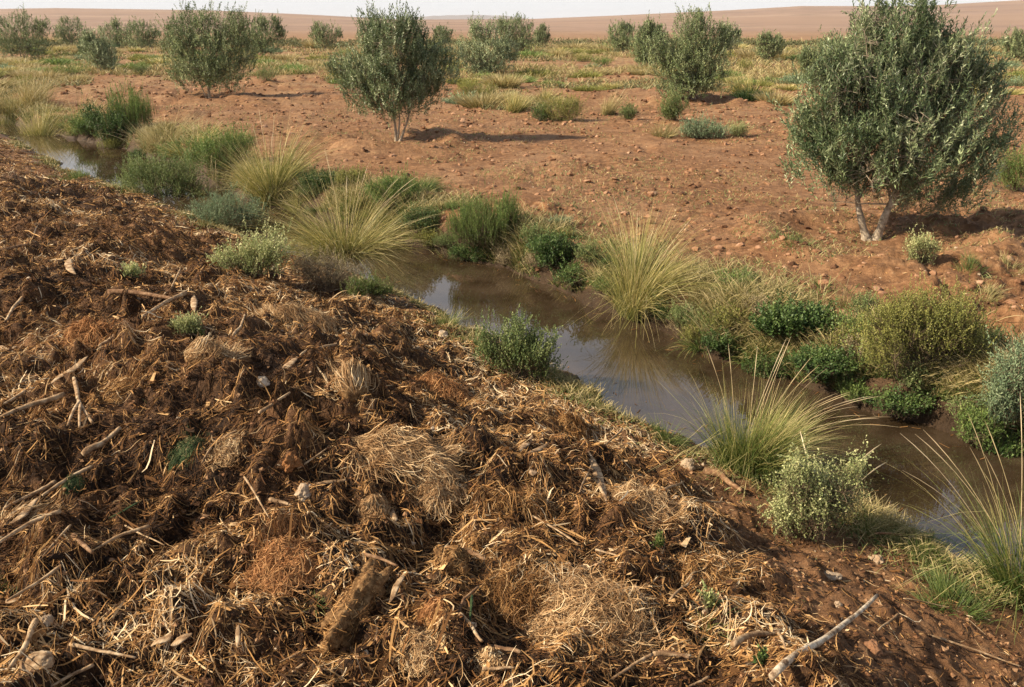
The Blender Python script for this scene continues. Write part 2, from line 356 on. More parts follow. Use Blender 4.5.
# ------------------------------------------------------------------ ground
for (u, v, r) in ((397, 141, 1.15), (208, 98, 1.3), (872, 240, 1.25), (696, 99, 1.3)):
    p = hit(u, v); BASINS.append((p[0], p[1], r))
def build_ground():
    vs = np.arange(760, 52, -1.55)
    dz = -sp + (CY - vs) / F_PX * cp; dy = cp + (CY - vs) / F_PX * sp
    ys = dy * (0.2 - HC) / dz
    ys = np.concatenate([[-2.0, -.8, .2], np.linspace(.7, ys[0], 8)[:-1], ys, np.geomspace(ys[-1] * 1.02, 7000, 110)])
    ss = np.linspace(-1, 1, 1150); ss = ss * .62 + .38 * ss ** 3
    X = (ys[:, None] + 2.6) * ss[None] * 1.0; Y = np.broadcast_to(ys[:, None], X.shape)
    Z = terrain(X, Y)
    d, s, wd = ditch(X, Y); e = d - wd + (fbm(X * 1.3, Y * 1.3, 3, 5) - .5) * .5
    mul = (s > 0) * sm(e / .3) * (1 - sm((Y - 12) / 10)) * np.clip(.45 + 1.3 * (fbm(X * .5, Y * .5, 3, 81) - .25) + .5 * sm((5.5 - Y) / 3), 0, 1) * (1 - .75 * bare(X, Y, e))
    wet = 1 - sm((e - .02) / .42)
    V = np.stack([X, Y, Z], -1).reshape(-1, 3); nr, nc = X.shape
    i = (np.arange(nr - 1)[:, None] * nc + np.arange(nc - 1)[None])
    F = np.stack([i, i + 1, i + nc + 1, i + nc], -1).reshape(-1, 4)
    o = Geo().add(V, F, mul.ravel(), wet.ravel()).build("ground", ground_mat(), smooth=True)
    o["kind"] = "structure"
    # blue-grey mountain beyond the plain
    g = Geo(); xs = np.linspace(-1500, 400, 120)
    hh = 2.3 + 60 * np.clip(1 - ((xs + 320) / 700) ** 2, 0, 1) * (.75 + .35 * fbm(xs * .006, xs * 0, 3, 9))
    P = np.stack([np.stack([xs, 0 * xs + 6000 + q * 900, hh * (1 - q) - 20 * q], -1) for q in (-1.0, -.6, -.3, 0, .5, 1.)], 0)
    for r_, q in enumerate((-1.0, -.6, -.3, 0, .5, 1.)): P[r_, :, 2] = hh * (1 - abs(q)) ** 1.2 - 10
    nr, nc = P.shape[:2]; i = (np.arange(nr - 1)[:, None] * nc + np.arange(nc - 1)[None])
    g.add(P.reshape(-1, 3), np.stack([i, i + 1, i + nc + 1, i + nc], -1).reshape(-1, 4))
    o = g.build("mountain", rough_mat("mountain_rock", [(.3, (.16, .13, .12)), (.7, (.26, .21, .19))], .01), smooth=True); o["kind"] = "structure"
build_ground()

def build_water():
    L = []; c = CL
    t = nrm(np.gradient(c[:, :2], axis=0)); nn = np.stack([-t[:, 1], t[:, 0]], -1)
    q = np.linspace(-1, 1, 9)
    P = c[:, None, :2] + nn[:, None] * (c[:, None, 2:3] + .55) * q[None, :, None]
    V = np.concatenate([P, np.full(P.shape[:2] + (1,), ZW)], -1); nr, nc = P.shape[:2]
    i = (np.arange(nr - 1)[:, None] * nc + np.arange(nc - 1)[None])
    F = np.stack([i, i + nc, i + nc + 1, i + 1], -1).reshape(-1, 4)
    m, n, b, out = new_mat("ditch_water")
    b.inputs["Base Color"].default_value = (.085, .055, .032, 1); b.inputs["Roughness"].default_value = .012
    b.inputs["IOR"].default_value = 2.2
    g = n.nodes.new("ShaderNodeNewGeometry"); P_ = g.outputs["Position"]
    n.links.new(ramp(n, noise(n, 2.2, 4, .6, P_), [(.35, (.032, .021, .011)), (.65, (.070, .048, .029))]), b.inputs["Base Color"])
    bm = n.nodes.new("ShaderNodeBump"); bm.inputs["Strength"].default_value = .05; bm.inputs["Distance"].default_value = .01
    n.links.new(noise(n, 5, 3, .5, P_, .4), bm.inputs["Height"]); n.links.new(bm.outputs[0], b.inputs["Normal"])
    tr = n.nodes.new("ShaderNodeBsdfTransparent"); tr.inputs[0].default_value = (.75, .62, .45, 1)
    mx = n.nodes.new("ShaderNodeMixShader"); mx.inputs[0].default_value = .10
    n.links.new(b.outputs[0], mx.inputs[1]); n.links.new(tr.outputs[0], mx.inputs[2]); n.links.new(mx.outputs[0], out.inputs[0])
    o = Geo().add(V.reshape(-1, 3), F).build("water", m, smooth=True); o["kind"] = "structure"
build_water()

# ------------------------------------------------------------------ foliage on shoots
def leaves(g, rng, B, D, L, n, lL, lW, ang, srnd, curve=0.0, s0=.12):
    N = len(B)
    s = np.linspace(s0, 1, n)[None] + rng.uniform(-.03, .03, (N, n))
    P = B[:, None] + D[:, None] * (L[:, None] * s)[..., None]; P[..., 2] += curve * (s ** 2) * L[:, None]
    R = nrm(rng.normal(size=(N, 3))); U = nrm(np.cross(D, R)); Vv = np.cross(D, U)
    az = np.arange(n)[None] * 2.4 + rng.uniform(0, 6.28, (N, 1)) + rng.normal(0, .3, (N, n))
    rad = np.cos(az)[..., None] * U[:, None] + np.sin(az)[..., None] * Vv[:, None]
    a = ang + rng.normal(0, .22, (N, n)); a = a * (1 - .55 * s ** 3)
    d = nrm(D[:, None] * np.cos(a)[..., None] + rad * np.sin(a)[..., None] + rng.normal(0, .12, (N, n, 3)))
    nor = nrm(rad * np.cos(a)[..., None] * -1 + D[:, None] * np.sin(a)[..., None] + rng.normal(0, .25, (N, n, 3)))
    side = nrm(np.cross(d, nor))
    l = lL * rng.uniform(.6, 1.15, (N, n)) * (1 - .3 * s); wv = lW * rng.uniform(.75, 1.15, (N, n))
    mid = P + d * (l * .48)[..., None] + nor * (l * .05)[..., None]
    tip = P + d * l[..., None] - nor * (l * .05)[..., None]
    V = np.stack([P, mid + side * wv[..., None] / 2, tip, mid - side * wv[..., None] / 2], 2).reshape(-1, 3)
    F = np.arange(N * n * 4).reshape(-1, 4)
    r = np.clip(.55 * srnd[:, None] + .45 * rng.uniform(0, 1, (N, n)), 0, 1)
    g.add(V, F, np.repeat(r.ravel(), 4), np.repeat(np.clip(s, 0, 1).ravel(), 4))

def bez(A, C, Bm, k):
    s = np.linspace(0, 1, k)[None, :, None]
    return A[:, None] * (1 - s) ** 2 + 2 * C[:, None] * s * (1 - s) + Bm[:, None] * s ** 2

def plant(name, label, cat, u, v, lobes, ns, nl, sl, lL, lW, mat, ang=.8, seed=0, group=None, dirw=(.6, .6, .45),
          trunks=None, nb=24, stemr=.006, barkmat='stem', wood=True, gap=.34, yspread=.35, curve=.0, flower=None):
    rng = np.random.default_rng(seed + 100)
    base = hit(u, v); base[2] = gz(base[0], base[1]) - .01
    k = depth(base) / F_PX
    ls = []
    for (cu, cv, rx, rz) in lobes:
        yo = rng.uniform(-yspread, yspread) * rx * k
        c = at_plane(cu, cv, base[1] + yo); ls.append((c, rx * k, (rx * .6 + rz * .4) * k * .95, rz * k))
    vol = np.array([a * b * c for _, a, b, c in ls]) ** .75; vol /= vol.sum()
    tips = []; cen = []
    cnt = rng.multinomial(int(ns * 1.9), vol)
    for (c, rx, ry, rz), q in zip(ls, cnt):
        dr = nrm(rng.normal(size=(q, 3))); rr = rng.uniform(.12, 1, q) ** .55
        bumpn = 0.62 + .62 * vn3(dr * 2.6 + seed * 7.3 + c, seed) + .12 * (rng.uniform(0, 1, q) > .93)
        tips.append(c + dr * np.array([rx, ry, rz]) * (rr * bumpn)[:, None]); cen.append(np.broadcast_to(c, (q, 3)))
    tips = np.concatenate(tips); cen = np.concatenate(cen)
    sc_ = 2.6 / max(np.mean([a[1] for a in ls]), .05)
    gn = vn3(tips * sc_ + seed, seed + 3); keep = gn > gap
    if ls[0][3] > .05: keep &= tips[:, 2] > terrain(tips[:, 0], tips[:, 1], False) + .02
    else: tips[:, 2] = np.maximum(tips[:, 2], base[2] + .015)
    tips = tips[keep]; cen = cen[keep]
    sel = rng.permutation(len(tips))[:ns]; tips = tips[sel]; cen = cen[sel]
    org = cen * .5 + base * .5 if trunks else base * .8 + cen * .2
    out = nrm(tips - org)
    D = nrm(out * dirw[0] + np.array([0, 0, dirw[1]]) + rng.normal(0, 1, tips.shape) * dirw[2] * .6)
    L = sl * rng.uniform(.55, 1.25, len(tips))
    st_ = rng.uniform(0, 1, len(tips)) < .06; tips = tips + D * (st_ * sl * rng.uniform(.4, 1.1, len(tips)))[:, None]
    B = tips - D * L[:, None]
    lowz = base[2] + .01; B[:, 2] = np.maximum(B[:, 2], lowz)
    srnd = np.clip((vn3(tips * sc_ * 1.1 + 31, seed + 9) - .5) * 1.5 + .48 + rng.normal(0, .16, len(tips)), 0, 1)
    root = empty(name, base, label, cat, group)
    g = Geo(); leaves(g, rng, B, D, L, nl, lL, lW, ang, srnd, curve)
    if flower:
        fl = tips[rng.permutation(len(tips))[:flower]]; pr = lL * .5
        N = len(fl); dd = nrm(rng.normal(size=(N, 3))); ee = nrm(np.cross(dd, rng.normal(size=(N, 3))))
        Vf = np.stack([fl, fl + dd * pr + ee * pr * .5, fl + dd * pr * 1.4, fl + dd * pr - ee * pr * .5], 1).reshape(-1, 3)
        g.add(Vf, np.arange(N * 4).reshape(-1, 4), 1.0, 1.0)
    g.build("crown" if trunks else "foliage", M[mat], root, base)
    if not wood: return root
    wg = Geo(); samples = []
    if trunks:
        for ti, (tu, tv, r0, r1) in enumerate(trunks):
            top = at_plane(tu, tv, base[1] + rng.uniform(-.1, .1)); kk = 12
            st = base + np.array([(top[0] - base[0]) * .12 + rng.uniform(-.02, .02), rng.uniform(-.03, .03), -.04])
            s = np.linspace(0, 1, kk)[:, None]
            P = st * (1 - s) + top * s; bow = np.array([rng.uniform(-.08, .08), rng.uniform(-.06, .06), 0])
            P = P + bow * np.sin(s * math.pi) + np.cumsum(rng.normal(0, .006, (kk, 3)), 0) * s
            R = r0 * (1 - s[:, 0]) + r1 * s[:, 0]; R = R * (1 + .12 * rng.normal(size=kk)); R[0] *= 1.7; R[1] *= 1.2
            tg = Geo().add(*tubes(P[None], R[None], 10)); tg.build("trunk", M['bark'], root, base, True)
            samples.append(P[int(kk * .45):])
        S0 = np.concatenate(samples)
    else:
        S0 = base[None] + rng.normal(0, .02, (3, 3)); S0[:, 2] = base[2]
    nb = min(nb, len(B))
    T = B[rng.permutation(len(B))[:nb]]
    A = S0[rng.integers(0, len(S0), nb)]
    ht = np.maximum(T[:, 2:3] - A[:, 2:3], .02)
    nb = len(T); Cc = A * .55 + T * .45 + np.concatenate([np.zeros((nb, 2)), ht * .25], 1) * (1 if trunks else .2) + rng.normal(0, .04, (nb, 3)) * sl * 2
    P = bez(A, Cc, T, 8)
    rb = (trunks[0][3] * .6 if trunks else stemr)
    R = np.linspace(rb, rb * .3, 8)[None] * rng.uniform(.6, 1.2, (nb, 1))
    wg.add(*tubes(P, R, 5), rnd=np.repeat(rng.uniform(0, 1, nb), 8 * 5))
    SS = np.concatenate([P.reshape(-1, 3), S0])
    idx = np.concatenate([np.argmin(((B[i:i + 400, None] - SS[None]) ** 2).sum(-1), 1) for i in range(0, len(B), 400)])
    A = SS[idx]; P = np.stack([A, (A + B) / 2 + rng.normal(0, .01, B.shape), B, B + D * L[:, None] * .55, B + D * L[:, None] * .97], 1)
    ok = np.linalg.norm(A - B, axis=1) < max(sl * .8, .1); P = P[ok]
    rt = rb * .3; R = np.array([rt * .9, rt * .7, rt * .55, rt * .4, rt * .15])[None] * np.ones((len(P), 1))
    if len(P): wg.add(*tubes(P, R, 3), rnd=np.repeat(rng.uniform(0, 1, len(P)), 15))
    wg.build("branches" if trunks else "stems", M['bark'] if trunks else M[barkmat], root, base, True)
    return root

# ------------------------------------------------------------------ grass tufts
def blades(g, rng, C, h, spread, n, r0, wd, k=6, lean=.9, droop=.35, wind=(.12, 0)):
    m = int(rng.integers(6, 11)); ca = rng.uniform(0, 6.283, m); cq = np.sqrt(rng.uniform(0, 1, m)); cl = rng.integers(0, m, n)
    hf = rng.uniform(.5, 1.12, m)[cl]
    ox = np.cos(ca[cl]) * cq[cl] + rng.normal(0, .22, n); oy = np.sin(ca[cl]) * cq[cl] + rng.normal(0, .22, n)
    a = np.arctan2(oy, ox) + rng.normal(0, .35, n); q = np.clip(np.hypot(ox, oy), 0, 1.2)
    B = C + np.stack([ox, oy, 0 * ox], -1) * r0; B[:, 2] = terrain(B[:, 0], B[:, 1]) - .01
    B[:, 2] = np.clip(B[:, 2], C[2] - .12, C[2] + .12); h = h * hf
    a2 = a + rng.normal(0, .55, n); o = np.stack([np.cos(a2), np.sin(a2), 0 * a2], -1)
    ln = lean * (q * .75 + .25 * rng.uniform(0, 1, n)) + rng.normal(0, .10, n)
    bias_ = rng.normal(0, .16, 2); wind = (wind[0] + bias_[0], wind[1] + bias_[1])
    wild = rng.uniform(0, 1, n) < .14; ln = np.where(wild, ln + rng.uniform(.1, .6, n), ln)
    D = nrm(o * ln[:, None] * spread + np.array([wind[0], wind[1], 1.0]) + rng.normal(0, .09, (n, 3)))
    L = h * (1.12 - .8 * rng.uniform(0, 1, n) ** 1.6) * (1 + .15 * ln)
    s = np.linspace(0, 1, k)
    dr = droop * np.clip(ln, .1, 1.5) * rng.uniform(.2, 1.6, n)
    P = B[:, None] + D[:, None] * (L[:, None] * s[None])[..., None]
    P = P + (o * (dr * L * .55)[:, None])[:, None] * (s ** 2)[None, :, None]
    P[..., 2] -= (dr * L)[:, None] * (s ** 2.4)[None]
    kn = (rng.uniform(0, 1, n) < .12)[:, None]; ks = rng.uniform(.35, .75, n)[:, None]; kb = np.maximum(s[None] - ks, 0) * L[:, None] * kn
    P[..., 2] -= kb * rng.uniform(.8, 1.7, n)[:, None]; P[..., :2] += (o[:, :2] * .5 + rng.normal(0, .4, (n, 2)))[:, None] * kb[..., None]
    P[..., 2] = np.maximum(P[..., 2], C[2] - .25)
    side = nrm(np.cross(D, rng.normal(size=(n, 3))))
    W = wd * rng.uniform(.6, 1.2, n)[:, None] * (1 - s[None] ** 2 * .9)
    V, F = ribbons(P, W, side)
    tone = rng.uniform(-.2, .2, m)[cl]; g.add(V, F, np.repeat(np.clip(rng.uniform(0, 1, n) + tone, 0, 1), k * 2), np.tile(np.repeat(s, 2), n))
def stalks(root, loc, rng, C, h, n, lean, r=.0013, dirs=None, mat='seed', name='seed_stalk'):
    k = 12; s = np.linspace(0, 1, k)
    for i in range(n):
        if dirs is not None: ax, ay = dirs[i % len(dirs)]; hh = h * rng.uniform(.9, 1.1)
        else:
            a = rng.uniform(0, 6.283); l = lean * rng.uniform(.15, 1); ax, ay = math.cos(a) * l, math.sin(a) * l; hh = h * rng.uniform(.7, 1.1)
        D = nrm(np.array([ax, ay, 1.0])); o = np.array([ax, ay, 0])
        P = C + rng.normal(0, .03, 3) * [1, 1, 0] + D * hh * s[:, None] + o * .25 * hh * (s ** 2)[:, None]; P[:, 2] -= .28 * np.hypot(ax, ay) * hh * s ** 2.5
        R = np.where(s > .72, r * 1.5 * (1 - ((s - .86) / .16) ** 2 * .8), r) * rng.uniform(.8, 1.2); R[-1] = r * .3
        R = np.maximum(R, r * .3)
        Geo().add(*tubes(P[None], R[None], 4), rnd=rng.uniform(0, 1), grad=np.repeat(s, 4)).build(name, M[mat], root, loc)
def tuft(label, u, v, h, r0, n, mat='esparto', wd=.004, spread=1, lean=.9, droop=.35, seed=0, nst=0, sth=1.3, dirs=None, wind=(.12, 0), group=None, k=7, cat='grass tuft', name='grass_tuft', stl=.6, str_=.0015):
    rng = np.random.default_rng(seed + 500); C = hit(u, v); C[2] = gz(C[0], C[1])
    g = Geo(); blades(g, rng, C, h, spread, n, r0, wd, k, lean, droop, wind)
    if nst:
        root = empty(name, C, label, cat, group); g.build("blades", M[mat], root, C)
        stalks(root, C, rng, C, h * sth, nst, stl, str_, dirs)
        return root
    o = g.build(name, M[mat], None, C); return tag(o, label, cat, group)

# ------------------------------------------------------------------ olive trees
def lob(*a): return [a[i:i + 4] for i in range(0, len(a), 4)]
G_OL = "young olive trees planted across the red field"
def olive(label, u, v, lobes, ns, seed, trunks, lL=.075, lW=.015, nl=20, sl=.42, mat='olive', nb=26, **kw):
    big = ns > 3000; lobes = [q if i % 4 < 2 else q * (1.0 if big else 1.1) for i, q in enumerate(lobes)]; ns = ns if big else int(ns * 1.65)
    kw.setdefault('gap', .27)
    rr_ = random.Random(seed); x0 = min(lobes[i] - lobes[i + 2] for i in range(0, len(lobes), 4)); x1 = max(lobes[i] + lobes[i + 2] for i in range(0, len(lobes), 4))
    y0 = min(lobes[i + 1] - lobes[i + 3] for i in range(0, len(lobes), 4)); y1 = max(lobes[i + 1] + lobes[i + 3] for i in range(0, len(lobes), 4))
    for _ in range(0 if big else 5):
        an = rr_.uniform(-.2, 3.34); sz = rr_.uniform(.10, .18) * (x1 - x0)
        lobes = list(lobes) + [(x0 + x1) / 2 + math.cos(an) * (x1 - x0) * .44, (y0 + y1) / 2 - math.sin(an) * (y1 - y0) * .42, sz, sz * rr_.uniform(.8, 1.5)]
    return plant('olive_tree', label, 'olive tree', u, v, lob(*lobes), ns, nl, sl * .8, lL, lW, mat, (.8), seed, G_OL, (.7, .62, .68), trunks, nb, **kw)
olive("large dark green olive tree with two pale trunks, nearest tree on the right bank", 871, 240,
      (893, 42, 50, 50, 850, 78, 42, 38, 935, 95, 58, 58, 836, 146, 50, 42, 895, 130, 70, 65, 985, 128, 34, 52, 935, 184, 50, 16, 965, 168, 42, 36, 872, 18, 20, 20, 925, 12, 22, 20, 816, 112, 30, 34, 842, 62, 28, 26, 968, 78, 34, 38, 945, 42, 30, 26), 3900, 1,
      [(864, 150, .044, .022), (914, 150, .052, .024)], lL=.080, lW=.0155, nl=20, sl=.40, nb=60, gap=.475)
olive("open silvery olive tree with several thin stems in a hollow, in the middle left", 397, 141,
      (390, 50, 30, 34, 362, 76, 24, 30, 424, 74, 27, 30, 394, 88, 38, 25, 420, 46, 14, 24, 372, 40, 12, 20), 1500, 2,
      [(385, 92, .030, .014), (397, 88, .026, .012), (413, 92, .026, .012)], lL=.085, lW=.02, nl=17, sl=.42, nb=34, mat='olive', gap=.46)
olive("broad grey-green olive tree beyond the ditch, left of the bare red clearing", 208, 98,
      (200, 48, 30, 34, 228, 54, 22, 30, 184, 30, 20, 22, 214, 26, 22, 20, 175, 60, 14, 26, 212, 70, 30, 16), 1500, 3,
      [(205, 70, .03, .015), (215, 66, .03, .015), (196, 72, .02, .01)], lL=.10, lW=.024, nl=15, sl=.45, mat='olive_far')
olive("tall bushy olive tree on the right of the far row, taller than those beside it", 694, 98,
      (694, 45, 28, 34, 676, 66, 22, 28, 712, 64, 20, 28, 697, 24, 14, 18, 690, 84, 24, 12, 664, 50, 12, 16), 1400, 4,
      [(692, 72, .03, .015), (700, 70, .03, .015)], lL=.10, lW=.024, nl=15, sl=.45, mat='olive_far')
olive("round light-leaved olive tree, middle one of the three close together at top centre", 488, 76,
      (488, 46, 24, 24, 474, 56, 14, 18, 503, 54, 13, 18, 486, 66, 18, 8), 900, 5, [(488, 58, .03, .015), (494, 58, .02, .01)], lL=.12, lW=.03, nl=12, sl=.45, mat='olive_pale')
olive("darker olive tree standing just behind and right of the round light-leaved one", 517, 55,
      (516, 34, 16, 18, 526, 38, 11, 14, 506, 30, 10, 14), 620, 6, [(517, 42, .03, .015)], lL=.15, lW=.04, nl=12, sl=.5, mat='olive_far')
olive("small far olive tree at the right end of the top centre group", 541, 47, (541, 35, 8, 10), 240, 7, [(541, 38, .03, .015)], lL=.2, lW=.05, nl=10, sl=.5, mat='olive_far')
olive("dense dark olive tree cut by the left edge of the photograph", 22, 60,
      (20, 36, 20, 22, 34, 42, 14, 16, 4, 40, 16, 18), 900, 8, [(20, 46, .03, .015), (28, 46, .02, .01)], lL=.13, lW=.035, nl=12, sl=.45, mat='olive_far')
olive("small pale silvery olive tree in front of the dark far row on the left", 97, 73,
      (97, 48, 16, 18, 88, 42, 9, 12, 106, 54, 11, 14), 620, 9, [(97, 60, .025, .012), (101, 58, .02, .01)], lL=.12, lW=.03, nl=12, sl=.4, mat='olive_pale')
olive("dark far olive tree just behind the small pale silvery one", 71, 47, (70, 32, 14, 14, 62, 34, 8, 9), 380, 10, [(71, 38, .03, .015)], lL=.18, lW=.05, nl=10, sl=.5, mat='olive_far')
olive("low dark far olive tree right of the small pale silvery one", 116, 48, (112, 33, 14, 10, 120, 36, 10, 9), 330, 11, [(116, 40, .03, .015)], lL=.18, lW=.05, nl=10, sl=.5, mat='olive_far')
olive("rounded far olive tree at the right end of the dark far row on the left", 138, 50, (136, 36, 15, 13, 150, 38, 9, 10), 420, 12, [(138, 42, .03, .015)], lL=.18, lW=.05, nl=10, sl=.5, mat='olive_far')
olive("dark olive tree behind and right of the broad grey-green one", 263, 59, (264, 36, 19, 19, 252, 40, 13, 15, 262, 22, 9, 8), 700, 13, [(263, 46, .03, .015)], lL=.14, lW=.04, nl=12, sl=.45, mat='olive_far')
olive("small lone olive tree left of the open silvery one on the horizon line", 325, 51, (325, 35, 15, 13, 318, 33, 8, 8), 420, 14, [(325, 42, .03, .015)], lL=.17, lW=.045, nl=10, sl=.45, mat='olive_far')
olive("tiny dark round olive tree between the silvery tree and the top centre group", 444, 47, (444, 35, 9, 10), 260, 15, [(444, 40, .03, .015)], lL=.2, lW=.05, nl=10, sl=.45, mat='olive_far')
olive("far round olive tree at the left end of the right-hand row", 622, 54, (621, 37, 14, 14), 420, 16, [(622, 44, .03, .015)], lL=.17, lW=.045, nl=10, sl=.45, mat='olive_far')
olive("grey-green olive tree between the far round one and the tall bushy one", 650, 72, (650, 46, 18, 22, 640, 44, 10, 14), 700, 17, [(650, 56, .03, .015)], lL=.13, lW=.035, nl=12, sl=.45, mat='olive_far')
olive("half-hidden far olive tree close behind the tall bushy one, on its right", 729, 56, (729, 38, 11, 13), 300, 18, [(729, 44, .03, .015)], lL=.17, lW=.045, nl=10, sl=.45, mat='olive_pale')
olive("small dark globe-shaped olive tree alone between the tall bushy and the large tree", 769, 61, (769, 46, 14, 12), 420, 19, [(769, 52, .03, .015)], lL=.15, lW=.04, nl=10, sl=.4, mat='olive_far')
olive("greyish olive tree partly behind the left side of the large two-trunk tree", 828, 92, (830, 58, 22, 26, 815, 66, 12, 16), 700, 20, [(828, 72, .03, .015)], lL=.12, lW=.03, nl=12, sl=.45, mat='olive_far')
olive("dark far olive tree cut by the right edge of the photograph", 1016, 62, (1018, 46, 15, 14), 380, 21, [(1016, 52, .03, .015)], lL=.16, lW=.04, nl=10, sl=.4, mat='olive_far')

# ------------------------------------------------------------------ shrubs
def shrub(label, u, v, lobes, ns, seed, mat, lL=.022, lW=.007, nl=14, sl=.16, ang=.7, dirw=(.65, .7, .75), name='shrub', cat='shrub', barkmat='stem', **kw):
    return plant(name, label, cat, u, v, lob(*lobes), ns, nl, sl, lL, lW, mat, ang, seed, None, dirw, None, kw.pop('nb', 22), barkmat=barkmat, **kw)
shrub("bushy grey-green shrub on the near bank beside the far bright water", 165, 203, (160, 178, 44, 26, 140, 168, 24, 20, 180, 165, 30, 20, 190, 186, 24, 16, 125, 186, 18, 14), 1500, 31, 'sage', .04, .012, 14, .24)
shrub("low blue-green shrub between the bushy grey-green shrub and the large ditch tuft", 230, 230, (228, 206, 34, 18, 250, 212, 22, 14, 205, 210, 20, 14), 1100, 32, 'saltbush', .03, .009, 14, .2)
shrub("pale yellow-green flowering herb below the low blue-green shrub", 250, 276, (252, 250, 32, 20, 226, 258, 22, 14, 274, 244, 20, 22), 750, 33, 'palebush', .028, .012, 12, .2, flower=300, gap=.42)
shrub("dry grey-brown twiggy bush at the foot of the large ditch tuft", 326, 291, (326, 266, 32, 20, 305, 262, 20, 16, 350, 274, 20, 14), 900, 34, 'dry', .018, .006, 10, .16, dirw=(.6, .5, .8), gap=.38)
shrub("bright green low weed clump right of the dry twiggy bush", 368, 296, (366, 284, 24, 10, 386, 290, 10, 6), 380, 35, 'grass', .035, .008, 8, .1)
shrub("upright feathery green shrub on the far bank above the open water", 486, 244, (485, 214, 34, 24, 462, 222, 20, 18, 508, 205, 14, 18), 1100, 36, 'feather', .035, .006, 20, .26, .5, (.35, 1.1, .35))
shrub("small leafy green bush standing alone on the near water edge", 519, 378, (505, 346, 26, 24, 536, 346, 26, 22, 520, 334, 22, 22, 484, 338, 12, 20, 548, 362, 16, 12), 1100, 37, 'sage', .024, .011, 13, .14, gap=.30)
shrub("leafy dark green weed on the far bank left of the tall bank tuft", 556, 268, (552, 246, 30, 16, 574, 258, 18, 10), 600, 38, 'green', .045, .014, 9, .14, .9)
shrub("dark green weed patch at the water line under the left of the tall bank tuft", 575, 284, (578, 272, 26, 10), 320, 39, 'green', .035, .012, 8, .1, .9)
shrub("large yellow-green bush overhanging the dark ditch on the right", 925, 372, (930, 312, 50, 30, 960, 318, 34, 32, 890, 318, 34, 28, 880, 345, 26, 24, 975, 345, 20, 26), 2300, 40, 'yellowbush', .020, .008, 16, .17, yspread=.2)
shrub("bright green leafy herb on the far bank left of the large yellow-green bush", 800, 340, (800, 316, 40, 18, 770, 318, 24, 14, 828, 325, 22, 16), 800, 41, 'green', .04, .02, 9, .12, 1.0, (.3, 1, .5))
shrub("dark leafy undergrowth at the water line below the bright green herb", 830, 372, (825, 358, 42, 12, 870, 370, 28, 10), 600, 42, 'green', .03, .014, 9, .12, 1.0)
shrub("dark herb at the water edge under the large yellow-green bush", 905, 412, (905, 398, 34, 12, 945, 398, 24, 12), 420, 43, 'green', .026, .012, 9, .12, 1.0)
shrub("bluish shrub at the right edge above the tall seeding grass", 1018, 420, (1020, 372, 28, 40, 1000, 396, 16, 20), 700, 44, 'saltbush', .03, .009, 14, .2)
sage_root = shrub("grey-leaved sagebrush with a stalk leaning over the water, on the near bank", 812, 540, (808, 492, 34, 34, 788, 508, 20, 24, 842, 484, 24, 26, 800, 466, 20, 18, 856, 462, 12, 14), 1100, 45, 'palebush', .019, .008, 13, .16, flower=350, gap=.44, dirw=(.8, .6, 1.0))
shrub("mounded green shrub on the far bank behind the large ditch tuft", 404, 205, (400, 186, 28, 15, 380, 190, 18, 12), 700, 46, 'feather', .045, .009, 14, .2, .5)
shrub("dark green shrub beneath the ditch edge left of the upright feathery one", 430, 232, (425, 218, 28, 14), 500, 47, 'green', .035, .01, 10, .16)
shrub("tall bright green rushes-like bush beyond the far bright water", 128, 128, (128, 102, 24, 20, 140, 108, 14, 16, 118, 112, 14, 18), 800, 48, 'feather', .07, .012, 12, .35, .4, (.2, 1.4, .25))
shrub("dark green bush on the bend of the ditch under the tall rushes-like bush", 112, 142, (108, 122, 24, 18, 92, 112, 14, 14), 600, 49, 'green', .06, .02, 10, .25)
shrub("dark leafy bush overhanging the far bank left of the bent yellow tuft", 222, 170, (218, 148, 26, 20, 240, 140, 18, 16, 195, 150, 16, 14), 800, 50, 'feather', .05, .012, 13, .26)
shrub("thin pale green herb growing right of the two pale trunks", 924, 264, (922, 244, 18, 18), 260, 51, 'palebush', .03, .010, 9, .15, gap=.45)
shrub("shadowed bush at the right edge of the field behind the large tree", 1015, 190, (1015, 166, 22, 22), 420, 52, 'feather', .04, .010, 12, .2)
_c = np.array(sage_root.location); stalks(sage_root, _c, np.random.default_rng(4), _c + [0, 0, .05], .62, 3, .5, .0022, dirs=[(.75, .55), (.9, .75), (-.1, .4)], name='stalk')
# in the field
shrub("rounded blue-grey cushion shrub right of the middle of the field", 704, 138, (704, 126, 24, 12, 690, 128, 14, 10, 720, 130, 12, 8), 600, 53, 'saltbush', .05, .014, 11, .22)
shrub("fresh bright green bush left of the tall bushy olive's foot", 675, 120, (675, 102, 15, 14, 668, 110, 10, 10), 420, 54, 'sage', .06, .016, 11, .25)
shrub("pale low shrub touching the right of the blue-grey cushion shrub", 738, 136, (738, 127, 14, 8), 260, 55, 'palebush', .04, .012, 9, .2)
shrub("small rounded vivid green bush in the middle of the field", 629, 119, (629, 110, 11, 8), 260, 56, 'sage', .05, .014, 10, .2)
shrub("dark-footed brown-green bush in mid field left of the pale upright tuft", 560, 121, (566, 106, 22, 15, 548, 110, 14, 10), 600, 57, 'yellowbush', .05, .012, 11, .25)
shrub("blackish green low bush at the left foot of the brown-green bush", 540, 121, (541, 112, 13, 9), 260, 58, 'green', .05, .012, 10, .2)
shrub("brown-green clump at the left of the mid-field row of clumps", 478, 102, (466, 90, 14, 9, 488, 90, 14, 9), 420, 59, 'yellowbush', .06, .013, 10, .25)
shrub("low dark shrub directly under the dark olive right of the broad one", 268, 82, (266, 71, 15, 8), 260, 60, 'sage', .06, .015, 10, .25)
shrub("flat green shrub strip below the small pale silvery olive", 70, 76, (70, 68, 22, 6), 260, 61, 'feather', .07, .015, 10, .25)
